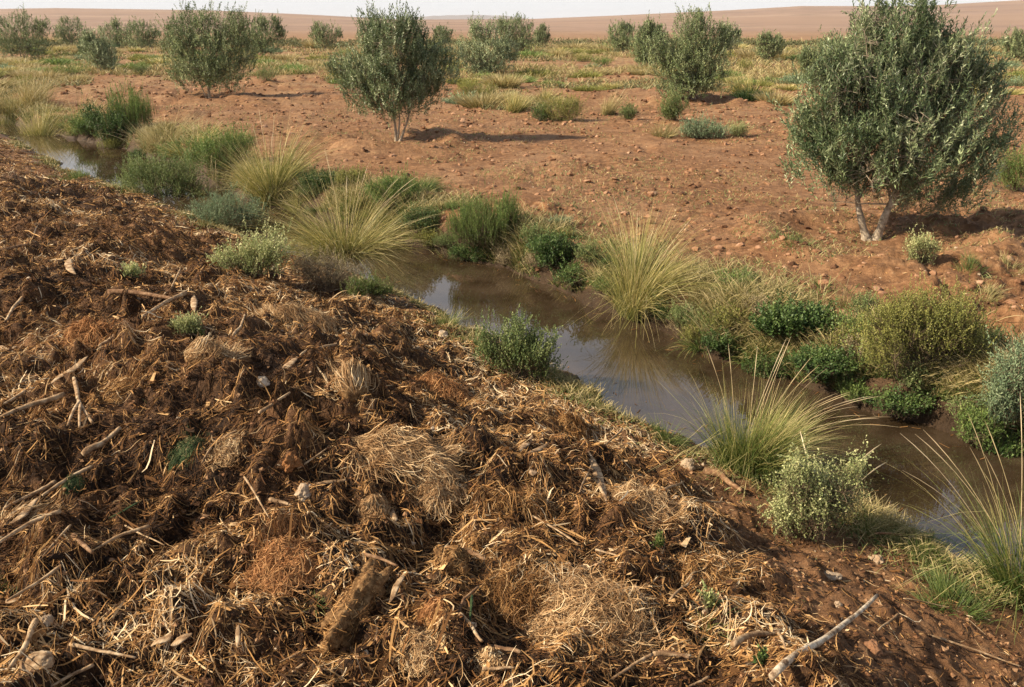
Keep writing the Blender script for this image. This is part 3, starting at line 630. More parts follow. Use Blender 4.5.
shrub("bright green low shrub right of the small pale silvery olive", 141, 75, (141, 68, 11, 6), 180, 62, 'sage', .07, .015, 10, .2)
shrub("olive-brown round shrub in the far field left of the right-hand row", 583, 62, (583, 57, 12, 4), 160, 63, 'yellowbush', .09, .02, 9, .3)
shrub("dark low shrub under the far round tree of the right-hand row", 600, 66, (602, 60, 12, 5), 160, 64, 'feather', .09, .02, 9, .3)
shrub("round dark shrub left of the small globe-shaped olive", 745, 72, (745, 64, 10, 7), 160, 65, 'yellowbush', .08, .02, 9, .3)
shrub("wide pale green shrub between the clearing and the far right-hand row", 830, 0 + 128, (806, 120, 16, 9), 260, 66, 'feather', .045, .012, 10, .2)

# ------------------------------------------------------------------ grass tufts
def tp(label, u, v, hpx, rpx, n, **kw):
    p = hit(u, v); k = depth(p) / F_PX
    kw['wd'] = kw.get('wd', .004) * .66; kw['str_'] = kw.get('str_', .0015) * .66
    return tuft(label, u, v, hpx * k, rpx * k, int(n * 1.3), **kw)
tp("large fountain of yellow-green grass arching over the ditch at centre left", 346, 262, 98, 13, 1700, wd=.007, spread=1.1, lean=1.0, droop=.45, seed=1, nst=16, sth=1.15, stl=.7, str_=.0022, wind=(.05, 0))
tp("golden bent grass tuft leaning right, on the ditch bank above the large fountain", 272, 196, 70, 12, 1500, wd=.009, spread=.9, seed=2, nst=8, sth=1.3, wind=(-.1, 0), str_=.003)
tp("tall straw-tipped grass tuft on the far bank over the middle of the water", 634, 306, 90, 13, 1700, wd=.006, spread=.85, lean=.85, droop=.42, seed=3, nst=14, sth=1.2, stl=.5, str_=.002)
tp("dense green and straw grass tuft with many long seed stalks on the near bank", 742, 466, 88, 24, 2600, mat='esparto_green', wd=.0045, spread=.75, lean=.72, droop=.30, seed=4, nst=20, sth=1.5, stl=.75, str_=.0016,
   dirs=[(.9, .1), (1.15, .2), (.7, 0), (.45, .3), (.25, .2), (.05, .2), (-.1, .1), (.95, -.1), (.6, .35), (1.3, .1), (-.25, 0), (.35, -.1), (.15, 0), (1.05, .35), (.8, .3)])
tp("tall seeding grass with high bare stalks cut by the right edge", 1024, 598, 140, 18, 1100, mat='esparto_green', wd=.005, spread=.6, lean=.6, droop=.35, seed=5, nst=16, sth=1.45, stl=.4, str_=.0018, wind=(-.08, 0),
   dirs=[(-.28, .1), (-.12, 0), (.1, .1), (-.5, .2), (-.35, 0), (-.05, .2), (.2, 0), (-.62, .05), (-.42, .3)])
tp("short fresh green grass clump at the water edge left of the tall seeding grass", 945, 560, 20, 36, 1300, mat='grass', wd=.004, seed=6, lean=.8)
tp("dark green low grass patch under the tall seeding grass", 950, 600, 26, 30, 900, mat='grass', wd=.004, seed=7, lean=.9)
tp("straw grass tuft at the left edge nearest the mulch slope", 40, 143, 36, 16, 900, wd=.009, seed=8, lean=.9, nst=3, str_=.004)
tp("pale straw grass mass at the left edge behind the first edge tuft", 20, 108, 42, 20, 800, mat='strawtuft', wd=.013, seed=9, lean=.8)
tp("green-footed grass tuft at the left edge between the straw tufts", 6, 130, 40, 14, 500, wd=.013, seed=10, lean=.8)
tp("sunlit straw grass fringe on the far bank right of the tall rushes-like bush", 165, 146, 34, 16, 700, mat='strawtuft', wd=.012, seed=11, lean=1.0)
tp("middle part of the straw grass fringe along the ditch", 195, 152, 32, 16, 600, mat='esparto', wd=.012, seed=12, lean=1.0)
tp("green grass clump closing the ditch-side fringe on its right", 232, 146, 26, 14, 500, mat='esparto_green', wd=.010, seed=13, lean=.9)
tp("pale dry grass tuft standing between the bushy grey-green shrub and the low blue-green one", 216, 204, 42, 8, 320, mat='strawtuft', wd=.007, seed=14, nst=8, sth=1.3, stl=.5, str_=.003)
tp("brownish overhanging grass at the bend of the ditch above the far bright water", 78, 130, 34, 14, 500, wd=.012, seed=15, lean=1.0)
tp("pale upright dry tuft in mid field right of the brown-green bush", 607, 115, 30, 5, 240, mat='strawtuft', wd=.012, seed=16, lean=.4)
tp("wide pale yellow tuft in mid field left of the brown-green bush", 514, 112, 28, 10, 500, mat='esparto', wd=.013, seed=17, lean=.8)
tp("wide golden tuft with dark green base near the small globe-shaped olive", 752, 95, 24, 13, 600, mat='esparto', wd=.018, seed=18, lean=.8)
tp("brown dry tuft joined to the right of the brown-green clump", 502, 100, 18, 9, 300, mat='strawtuft', wd=.014, seed=19, lean=.8)
tp("dry tuft right of the hollow of the open silvery olive", 546, 102, 20, 7, 260, mat='esparto', wd=.014, seed=20)
tp("low dry tuft at the left of the rounded blue-grey cushion shrub", 662, 136, 16, 9, 300, mat='strawtuft', wd=.011, seed=21)
tp("small green grass patch on top of the far bank behind the large fountain", 420, 190, 18, 14, 500, mat='grass', wd=.008, seed=22)
tp("green grass patch at the near edge of the far bright water", 78, 178, 10, 20, 500, mat='grass', wd=.009, seed=23)
tp("dry straw tuft on the far bank crest right of the tall straw-tipped tuft", 700, 300, 26, 10, 260, mat='strawtuft', wd=.005, seed=24, lean=1.2)
tp("small green grass tuft at the left foot of the small leafy bush", 446, 326, 24, 8, 180, mat='esparto_green', wd=.005, seed=25, lean=.6)
tp("low green grass below the trunks of the large two-trunk tree, on their left", 790, 240, 14, 16, 220, mat='grass', wd=.006, seed=26)
tp("straw and green grass fringe at the top of the right bank", 745, 300, 22, 14, 300, mat='esparto_green', wd=.005, seed=27)
tp("thin grass tuft right of the pale green herb under the large tree", 972, 268, 16, 12, 180, mat='grass', wd=.005, seed=28)
tp("dark grass tuft overhanging the water left of the upright feathery shrub", 395, 226, 34, 12, 420, mat='esparto_green', wd=.006, seed=29, lean=1.1, droop=.6)
tp("small grass tuft at the right end of the near bank beside the sagebrush", 870, 536, 22, 12, 200, mat='esparto_green', wd=.004, seed=30)
tp("grass tuft on the near bank edge left of the dense green and straw tuft", 668, 440, 26, 10, 260, mat='grass', wd=.004, seed=31)

# scattered tufts and shrubs over the far field
def far_scatter():
    rng = np.random.default_rng(77); protos = []
    for i in range(6):
        g = Geo(); C = np.array([0, 0, 0.]); n = 520
        a = rng.uniform(0, 6.283, n); q = np.sqrt(rng.uniform(0, 1, n)); o = np.stack([np.cos(a), np.sin(a), 0 * a], -1)
        B = o * (.32 * q)[:, None] - [0, 0, .04]; hgt = (.55, .45, .6, .38, .35, .3)[i]
        D = nrm(o * (q * (.8 if i < 3 else 1.1))[:, None] + rng.normal(0, .12, (n, 3)) + [0, 0, 1]); L = hgt * rng.uniform(.55, 1.1, n)
        s = np.linspace(0, 1, 4); P = B[:, None] + D[:, None] * (L[:, None] * s)[..., None]; P[..., 2] -= (.25 * L)[:, None] * s ** 2
        V, F = ribbons(P, np.full(n, .013)[:, None] * (1 - .8 * s[None] ** 2), nrm(np.cross(D, rng.normal(size=(n, 3)))))
        g.add(V, F, np.repeat(rng.uniform(0, 1, n), 8), np.tile(np.repeat(s, 2), n))
        if i >= 3:
            m = 130; tp_ = nrm(rng.normal(size=(m, 3)) * [1, 1, .6] + [0, 0, .35]) * rng.uniform(.5, 1, (m, 1)) * [.42, .42, .34]; tp_[:, 2] = np.abs(tp_[:, 2])
            Dd = nrm(tp_ + [0, 0, .3]); leaves(g, rng, tp_ - Dd * .2, Dd, np.full(m, .2), 8, .07, .022, .7, rng.uniform(0, 1, m))
        mat = ('strawtuft', 'esparto', 'strawtuft', 'feather', 'yellowbush', 'saltbush')[i]
        nm = 'grass_tuft' if i < 3 else 'shrub'
        protos.append((nm, g, mat))
    lab = {0: ("low pale straw tuft among many scattered between the far olive trees", "grass tuft", "pale straw tufts scattered across the far field"),
           1: ("low yellow-green tuft among many scattered between the far olive trees", "grass tuft", "yellow-green tufts scattered across the far field"),
           2: ("low pale straw tuft among many scattered between the far olive trees", "grass tuft", "pale straw tufts scattered across the far field"),
           3: ("low mid-green cushion shrub among many dotted over the far field", "shrub", "mid-green cushion shrubs dotted over the far field"),
           4: ("low brownish-green shrub among many dotted over the far field", "shrub", "brownish-green shrubs dotted over the far field"),
           5: ("low grey-green shrub among many dotted over the far field", "shrub", "grey-green shrubs dotted over the far field")}
    first = {}; cnt = 0; tries = 0
    while cnt < 420 and tries < 9000:
        tries += 1
        v = rng.uniform(48, 108) if rng.uniform() < .8 else rng.uniform(42, 60); u = rng.uniform(-120, 1150)
        x, y = on_level(u, v, 0.0)
        dd, s_, wd = ditch(np.array([x]), np.array([y]))
        if s_[0] > 0 and v < 100 and u > 60: continue
        if dd[0] < wd[0] + .5: continue
        if any(math.hypot(x - bx, y - by) < br + .5 for bx, by, br in BASINS): continue
        if 250 < u < 450 and v > 84: continue
        if 120 < u < 330 and 76 < v < 125: continue
        dens = fbm(np.array([x * .18]), np.array([y * .18]), 2, 91)[0]
        if v > 88 and rng.uniform() < .7: continue
        if dens < .44 and rng.uniform() < .85: continue
        i = int(rng.choice(6, p=[.17, .17, .10, .20, .20, .16]))
        nm, g, mat = protos[i]
        if i not in first:
            o = g.build(nm, M[mat]); first[i] = o
        else: o = first[i].copy(); COL.objects.link(o)
        tag(o, *lab[i]); z = gz(x, y); sc_ = rng.uniform(.55, 1.25) * (1.25 + max(0, y - 30) / 50)
        o.location = (x, y, z); o.rotation_euler = (0, 0, rng.uniform(0, 6.28)); o.scale = (sc_ * rng.uniform(.9, 1.7), sc_, sc_ * rng.uniform(.6, 1))
        cnt += 1
far_scatter()

# ------------------------------------------------------------------ litter, crumbs, stones
def wedge(rng, n, y0, y1, half=.82, x_extra=1.0, lod=4.0):
    y = rng.uniform(0, 1, n * 6) * (y1 - y0) + y0
    acc = ((y + 1.2) / (y1 + 1.2)) / (1 + (np.maximum(y - 1, 0) / lod) ** 2); acc /= acc.max()
    y = y[rng.uniform(0, 1, len(y)) < acc][:n]
    x = rng.uniform(-1, 1, len(y)) * (half * y + x_extra); return x, y
def side_of(x, y):
    d, s, wd = ditch(x, y); e = d - wd + (fbm(x * 1.3, y * 1.3, 3, 5) - .5) * .5; return s, e
def rotm(rng, n):
    q = nrm(rng.normal(size=(n, 4))); a, b, c, d = q.T
    return np.stack([np.stack([1 - 2 * (c * c + d * d), 2 * (b * c - a * d), 2 * (b * d + a * c)], -1),
                     np.stack([2 * (b * c + a * d), 1 - 2 * (b * b + d * d), 2 * (c * d - a * b)], -1),
                     np.stack([2 * (b * d - a * c), 2 * (c * d + a * b), 1 - 2 * (b * b + c * c)], -1)], 1)
def straw(name, seed, n, L0, L1, W0, W1, y1, lift=.012, pitch=.35, k=5, bias=0.0, lod=3.4):
    rng = np.random.default_rng(seed); x, y = wedge(rng, n, .9, y1, lod=lod)
    s, e = side_of(x, y)
    dens = fbm(x * 1.1, y * 1.1, 3, 81 + seed)
    keep = (s > 0) & (e > .05) & (rng.uniform(0, 1, len(x)) < .35 + .65 * sm((dens - .25) / .3)) & (rng.uniform(0, 1, len(x)) < sm(e / .5) + .25)
    keep &= rng.uniform(0, 1, len(x)) > .75 * sm((x - 1.2 - y * .1) / 1.3)      # barer soil towards the right
    x, y = x[keep], y[keep]; n = len(x)
    keep2 = rng.uniform(0, 1, len(x)) > .86 * bare(x, y, e[keep]); x, y = x[keep2], y[keep2]; n = len(x)
    big = 1 + np.maximum(y - 3.5, 0) * .13
    L = rng.uniform(0, 1, n) ** 1.8 * (L1 - L0) + L0; L *= big ** .5; W = rng.uniform(W0, W1, n) * big
    th = 6.283 * fbm(x * .8, y * .8, 2, 17) * 2 + rng.normal(0, 1.1, n)
    kap = rng.normal(0, .42, n) + rng.normal(0, 1.3, n) * (rng.uniform(0, 1, n) < .15)
    s_ = np.linspace(-.5, .5, k)[None]
    ang = th[:, None] + kap[:, None] * s_ * 1.4
    dx = np.cos(ang) * L[:, None] / (k - 1); dy = np.sin(ang) * L[:, None] / (k - 1)
    PX = x[:, None] + np.cumsum(dx, 1) - dx[:, :1] * 2.5; PY = y[:, None] + np.cumsum(dy, 1) - dy[:, :1] * 2.5
    zz = terrain(PX, PY); zm = zz.max(1, keepdims=True)
    stiff = rng.uniform(.2, 1, n)[:, None]
    lin = zz[:, :1] + (zz[:, -1:] - zz[:, :1]) * (s_ + .5); lin = lin + np.maximum((zz - lin).max(1, keepdims=True), 0)
    PZ = zz * (1 - stiff) + lin * stiff + (rng.uniform(0, 1, n) ** 2 * lift)[:, None] + .001 + np.abs(s_ + .5) * L[:, None] * np.clip(rng.normal(0, pitch, n), 0, 1.2)[:, None] * .6
    P = np.stack([PX, PY, PZ], -1)
    T = nrm(np.gradient(P, axis=1)); upv = nrm(np.array([0, 0, 1.0]) + rng.normal(0, .55, (n, 1, 3)))
    side = nrm(np.cross(T, upv))
    prof = np.array([.55, .95, 1, .9, .4]) if k == 5 else np.ones(k)
    V, F = ribbons(P, W[:, None] * prof[None], side)
    r = np.clip(.30 + bias + 1.1 * (fbm(x * 1.3, y * 1.3, 3, 23) - .5) + 1.0 * (fbm(x * 7, y * 7, 2, 24) - .5) + rng.normal(0, .25, n) + .20 * sm((y - 3.2) / 2.5), 0, 1)
    o = Geo().add(V, F, np.repeat(r, 2 * k), .5).build(name, M['litter']); o["kind"] = "stuff"; return tag(o, *LIT[name])
LIT = {'straw_litter': ("tangle of short brown and tan straw covering the mulch slope", "straw litter"),
       'coarse_straw': ("longer pale stalk pieces strewn over the mulch slope", "straw litter"),
       'fine_fibre': ("fine dark brown fibres matted over the mulch slope", "plant fibre"),
       'chaff': ("small flaky husks and leaf scraps spread over the mulch slope", "chaff")}
straw('straw_litter', 1, 360000, .015, .10, .0018, .0062, 20, bias=-.03, lod=5.2)
straw('fine_fibre', 2, 150000, .02, .11, .0009, .0022, 12, .018, .5, bias=.08)
straw('coarse_straw', 3, 5500, .06, .22, .004, .009, 16, .02, .22, bias=.12)
def chaff(seed, n):
    rng = np.random.default_rng(seed); x, y = wedge(rng, n, .9, 20, lod=4.6); s, e = side_of(x, y)
    keep = (s > 0) & (e > .03) & (rng.uniform(0, 1, len(x)) > .8 * bare(x, y, e)); x, y = x[keep], y[keep]; n = len(x)
    R = rotm(rng, n); sc_ = (.004 + .016 * rng.uniform(0, 1, n) ** 2) * (1 + np.maximum(y - 4, 0) * .10)
    t = np.array([[-1, 0, 0], [0, .45, .18], [1.1, 0, 0], [0, -.45, .18], ], float)
    P = t[None] * np.stack([np.ones(n), rng.uniform(.35, 1, n), rng.uniform(-1, 1.5, n)], -1)[:, None] * sc_[:, None, None]
    R[:, 2] *= .55
    P = np.einsum('nij,nkj->nki', R, P) + np.stack([x, y, terrain(x, y) + rng.uniform(0, .008, n)], -1)[:, None]
    r = np.clip(.36 + 1.3 * (fbm(x * 1.3, y * 1.3, 3, 23) - .5) + rng.normal(0, .25, n) + .28 * sm((y - 3.6) / 4), 0, 1)
    o = Geo().add(P.reshape(-1, 3), np.arange(n * 4).reshape(-1, 4), np.repeat(r, 4), .5).build('chaff', M['litter']); o["kind"] = "stuff"; tag(o, *LIT['chaff'])
chaff(5, 190000)
def field_litter(seed, n):
    rng = np.random.default_rng(seed); x, y = wedge(rng, n, 3, 45, lod=11, half=.85); s, e = side_of(x, y)
    keep = (s < 0) & (e > .03) & (rng.uniform(0, 1, len(x)) < sm((fbm(x * .9, y * .9, 3, 35) - .33) / .3)); x, y = x[keep], y[keep]; n = len(x)
    R = rotm(rng, n); sc_ = (.006 + .026 * rng.uniform(0, 1, n) ** 2) * (1 + np.maximum(y - 10, 0) * .035)
    t = np.array([[-1, 0, 0], [0, .30, .14], [1.1, 0, 0], [0, -.30, .14]], float)
    P = t[None] * np.stack([np.ones(n), rng.uniform(.25, 1, n), rng.uniform(-1, 1.5, n)], -1)[:, None] * sc_[:, None, None]; R[:, 2] *= .5
    P = np.einsum('nij,nkj->nki', R, P) + np.stack([x, y, terrain(x, y) + .004 + rng.uniform(0, .01, n)], -1)[:, None]
    o = Geo().add(P.reshape(-1, 3), np.arange(n * 4).reshape(-1, 4), np.repeat(np.clip(rng.normal(.58, .2, n), 0, 1), 4), .5).build('field_litter', M['litter']); o["kind"] = "stuff"
    tag(o, "dry leaf scraps and stalk bits on the tilled red field", "plant litter")
field_litter(6, 120000)
OCT = (np.array([[1, 0, 0], [-1, 0, 0], [0, 1, 0], [0, -1, 0], [0, 0, 1], [0, 0, -1]], float),
       np.array([[0, 2, 4], [2, 1, 4], [1, 3, 4], [3, 0, 4], [2, 0, 5], [1, 2, 5], [3, 1, 5], [0, 3, 5]]))
ph = (1 + 5 ** .5) / 2
ICO = (nrm(np.array([[-1, ph, 0], [1, ph, 0], [-1, -ph, 0], [1, -ph, 0], [0, -1, ph], [0, 1, ph], [0, -1, -ph], [0, 1, -ph], [ph, 0, -1], [ph, 0, 1], [-ph, 0, -1], [-ph, 0, 1]])),
       np.array([[0, 11, 5], [0, 5, 1], [0, 1, 7], [0, 7, 10], [0, 10, 11], [1, 5, 9], [5, 11, 4], [11, 10, 2], [10, 7, 6], [7, 1, 8], [3, 9, 4], [3, 4, 2], [3, 2, 6], [3, 6, 8], [3, 8, 9], [4, 9, 5], [2, 4, 11], [6, 2, 10], [8, 6, 7], [9, 8, 1]]))
def lumps(name, label, cat, mat, shape, rng, x, y, size, flat=.7, sink=.25):
    n = len(x); V0, F0 = shape; m = len(V0)
    P = V0[None] * rng.uniform(.65, 1.3, (n, m, 1)) * rng.uniform(.6, 1.15, (n, 1, 3))
    P = np.einsum('nij,nkj->nki', rotm(rng, n), P) * np.array([1, 1, flat]) * size[:, None, None]
    P = P + np.stack([x, y, terrain(x, y) + size * (flat - sink * 2) * .6], -1)[:, None]
    F = (F0[None] + (np.arange(n) * m)[:, None, None]).reshape(-1, 3)
    o = Geo().add(P.reshape(-1, 3), F, np.repeat(rng.uniform(0, 1, n), m), .5).build(name, M[mat], smooth=False)
    o["kind"] = "stuff"; return tag(o, label, cat)
def debris():
    rng = np.random.default_rng(9)
    x, y = wedge(rng, 60000, .9, 14, lod=3.2); s, e = side_of(x, y); k = (s > 0) & (e > .0)
    x, y = x[k], y[k]; lumps('mulch_crumbs', "dark crumbs of compost between the straw", "compost crumbs", 'crumb', OCT, rng, x, y, (rng.uniform(0, 1, len(x)) ** 3 * .016 + .003) * (1 + np.maximum(y - 4, 0) * .08))
    x, y = wedge(rng, 85000, 3, 42, lod=11, half=.85); s, e = side_of(x, y)
    k = (s < 0) & (e > .05) & (rng.uniform(0, 1, len(x)) < .25 + 1.2 * (fbm(x * .5, y * .5, 3, 33) - .2)); x, y = x[k], y[k]
    lumps('soil_clods', "crumbled red-brown clods and gravel over the tilled field", "soil clods", 'clod', ICO, rng, x, y, (rng.uniform(0, 1, len(x)) ** 9 * .06 + .006) * (1 + np.maximum(y - 10, 0) * .035), .65)
    x, y = wedge(rng, 2600, 1, 30, lod=7); s, e = side_of(x, y); k = (e > .0); x, y = x[k], y[k]
    lumps('pebbles', "small pale pebbles strewn over soil and mulch", "pebbles", 'stone', ICO, rng, x, y, rng.uniform(0, 1, len(x)) ** 3 * .018 + .005, .7)
    # dry grass and weeds
    def cover(name, label, cat, mat, x, y, h, wd, k=4):
        n = len(x); a = rng.uniform(0, 6.28, n); D = nrm(np.stack([np.cos(a) * .55, np.sin(a) * .55, rng.uniform(.5, 1.2, n)], -1)); L = h * rng.uniform(.4, 1.1, n)
        s = np.linspace(0, 1, k); P = np.stack([x, y, terrain(x, y) - .004], -1)[:, None] + D[:, None] * (L[:, None] * s)[..., None]; P[..., 2] -= (L * .3)[:, None] * s ** 2
        V, F = ribbons(P, (wd * rng.uniform(.6, 1.2, n))[:, None] * (1 - .85 * s[None] ** 2), nrm(np.cross(D, rng.normal(size=(n, 3)))))
        o = Geo().add(V, F, np.repeat(rng.uniform(0, 1, n), 2 * k), np.tile(np.repeat(s, 2), n)).build(name, M[mat]); o["kind"] = "stuff"; tag(o, label, cat)
    # both banks
    i = rng.integers(1, len(CL) - 1, 170000); t = rng.uniform(0, 1, len(i))
    c = CL[i] * (1 - t[:, None]) + CL[i + 1 - (i >= len(CL) - 2)] * t[:, None]; dvec = CL[i] - CL[i - 1]; nv = nrm(np.stack([-dvec[:, 1], dvec[:, 0]], -1))
    sd_ = np.where(rng.uniform(0, 1, len(i)) < .72, 1, -1); off = (c[:, 2] + .02 + np.abs(rng.normal(0, .28, len(i))) * np.where(sd_ > 0, 1.3, .7))
    ct = -1 if side_of(np.array([c[0, 0] + nv[0, 0] * 1.5]), np.array([c[0, 1] + nv[0, 1] * 1.5]))[0][0] > 0 else 1
    x = c[:, 0] + nv[:, 0] * off * sd_ * ct; y = c[:, 1] + nv[:, 1] * off * sd_ * ct
    s, e = side_of(x, y); pt = fbm(x * 1.4, y * 1.4, 3, 44)
    k = (e > .0) & (y > 2) & (y < 45) & (pt > .41); x, y, pt = x[k], y[k], pt[k]
    hh = .11 * (.5 + 2.2 * (pt - .43)) * np.where(s[k] > 0, .65, 1.35); m = rng.uniform(0, 1, len(x)) < .6
    cover('bank_grass', "short green grass fringing both banks of the ditch", "grass", 'grass', x[m], y[m], hh[m], .005 + .0006 * y[m])
    cover('bank_dry_grass', "short dry straw grass fringing both banks of the ditch", "grass", 'strawtuft', x[~m], y[~m], hh[~m] * 2.4, .003 + .0005 * y[~m])
    # far field
    v = rng.uniform(40, 112, 170000); u = rng.uniform(-180, 1200, len(v)); x, y = on_level(u, v, 0.0); s, e = side_of(x, y)
    p = fbm(x * .22, y * .22, 3, 55) ; k = ((s < 0) | (y > 22)) & (e > .2) & (p > .475 + .17 * sm((v - 80) / 20)) & (y < 130)
    for bx, by, br in BASINS: k &= np.hypot(x - bx, y - by) > br
    x, y, p = x[k], y[k], p[k]; m = rng.uniform(0, 1, len(x)) < .35 + .6 * (fbm(x * .12, y * .12, 2, 57) > .47)
    cover('field_dry_grass', "low dry yellow grass over the far field", "grass", 'strawtuft', x[m], y[m], (.20 + .006 * y[m]) * 1.1, .008 + .0006 * y[m])
    cover('field_green_cover', "low green weeds over the far field", "weeds", 'scrubcover', x[~m], y[~m], .13 + .004 * y[~m], .014 + .0008 * y[~m])
    v = rng.uniform(105, 290, 60000); u = rng.uniform(150, 1150, len(v)); x, y = on_level(u, v, 0.0); s, e = side_of(x, y)
    p = .02 + fbm(x * .9, y * .7, 3, 58); k = (s < 0) & (e > .1) & (p > .52 - .10 * sm((.9 - e) / .9)) & (rng.uniform(0, 1, len(x)) < .8); x, y = x[k], y[k]; m = rng.uniform(0, 1, len(x)) < .6
    cover('thin_dry_grass', "thin dry grass in patches on the bare tilled clearing", "grass", 'strawtuft', x[m], y[m], np.full(m.sum(), .10), .003 + .0005 * y[m])
    cover('thin_weeds', "thin green weeds in patches on the bare tilled clearing", "weeds", 'sage', x[~m], y[~m], np.full((~m).sum(), .06), .005 + .0006 * y[~m])
    # sparse weeds on mulch and bare soil
    x, y = wedge(rng, 2600, 1.2, 26, lod=7); s, e = side_of(x, y); p = fbm(x * 2.2, y * 2.2, 2, 66); k = (e > 0) & (p > .60); x, y = x[k], y[k]
    cover('sprouts', "sparse green sprouts pushing through soil and mulch", "weeds", 'grass', x, y, np.full(len(x), .05), .004 + 0 * x)
debris()

# more growth along the far bank
for a in [
    ("dark leafy weeds at the water line below the upright feathery shrub", 478, 262, (474, 250, 28, 10), 420, 101, 'green', .035, .012, 9, .12),
    ("brown-green scrub at the water line left of the upright feathery shrub", 432, 246, (430, 236, 18, 10), 300, 102, 'yellowbush', .03, .009, 10, .14),
    ("dull green scrub under the right side of the tall bank tuft", 688, 328, (690, 314, 24, 12, 710, 322, 16, 10), 460, 103, 'sage', .026, .009, 10, .13),
    ("dark green weeds at the water line right of the tall bank tuft", 722, 352, (722, 340, 24, 10), 420, 104, 'green', .028, .012, 9, .11),
    ("dark trailing scrub at the water line behind the long seed stalks", 775, 378, (772, 364, 32, 12), 520, 105, 'green', .026, .010, 9, .12),
    ("shaded low bush at the water's edge left of the herb under the yellow-green bush", 862, 404, (862, 392, 28, 12), 420, 106, 'feather', .03, .008, 10, .13),
    ("dark bush in the shade at the right end of the far bank", 985, 440, (985, 420, 30, 18, 1010, 430, 18, 18), 620, 107, 'feather', .03, .008, 11, .15),
    ("green leafy bush at the foot of the bluish shrub by the right edge", 1000, 462, (1002, 446, 24, 14), 420, 108, 'green', .03, .011, 9, .13),
    ("dull green scrub on the bank crest left of the tall bank tuft", 596, 262, (592, 250, 22, 10), 320, 109, 'sage', .026, .009, 10, .12),
    ("small grey-green cushion on the bank crest behind the leafy dark green weed", 560, 226, (560, 220, 18, 6), 200, 110, 'saltbush', .026, .008, 10, .1),
    ("dry reddish-brown scrub under the large yellow-green bush's left side", 858, 360, (858, 345, 20, 14), 320, 111, 'dry', .018, .006, 10, .15),
    ("greenish scrub between the middle fringe and the dark leafy overhanging bush", 178, 158, (176, 150, 24, 10), 320, 112, 'feather', .05, .012, 10, .2),
    ("dark green bank scrub just right of the golden bent tuft", 318, 190, (318, 180, 24, 12), 420, 113, 'green', .045, .013, 10, .2),
    ("yellowish scrub on the bank right of the dark green bank scrub", 352, 186, (352, 176, 22, 10), 340, 114, 'yellowbush', .04, .011, 10, .2),
]: shrub(*a)
for i, (u, v, h, r, n, mt, lb) in enumerate([
    (455, 262, 26, 12, 320, 'esparto_green', "thin grass at the water line under the upright feathery shrub"),
    (520, 258, 22, 12, 260, 'strawtuft', "dry grass between the upright feathery shrub and the leafy dark green weed"),
    (708, 336, 28, 14, 340, 'esparto_green', "grass overhanging the water between the tall bank tuft and the bright green herb"),
    (760, 352, 26, 14, 300, 'esparto_green', "dark grass at the water line below the bright green herb"),
    (850, 308, 22, 12, 220, 'strawtuft', "dry grass on the crest left of the large yellow-green bush"),
    (985, 300, 24, 14, 260, 'strawtuft', "dry grass on the crest right of the large yellow-green bush"),
    (665, 285, 24, 14, 260, 'strawtuft', "dry grass on the bank crest just behind the tall bank tuft"),
    (300, 206, 30, 10, 300, 'esparto', "yellow grass rising left of the large fountain of grass"),
    (1008, 268, 18, 12, 160, 'strawtuft', "dry grass at the right edge above the crest")]):
    tp(lb, u, v, h, r, n, mat=mt, wd=.0055, seed=200 + i, lean=1.0, droop=.5)

for a in [
    ("dark scrub at the left side of the far bright water under the edge tufts", 92, 136, (84, 124, 20, 12), 420, 120, 'feather', .06, .015, 10, .22),
    ("low green scrub at the right tip of the far bright water", 140, 160, (140, 154, 14, 7), 260, 121, 'green', .045, .013, 9, .15),
    ("dark brownish scrub hanging over the far side of the far bright water", 108, 150, (112, 142, 16, 6), 260, 122, 'yellowbush', .045, .013, 9, .15),
]: shrub(*a)

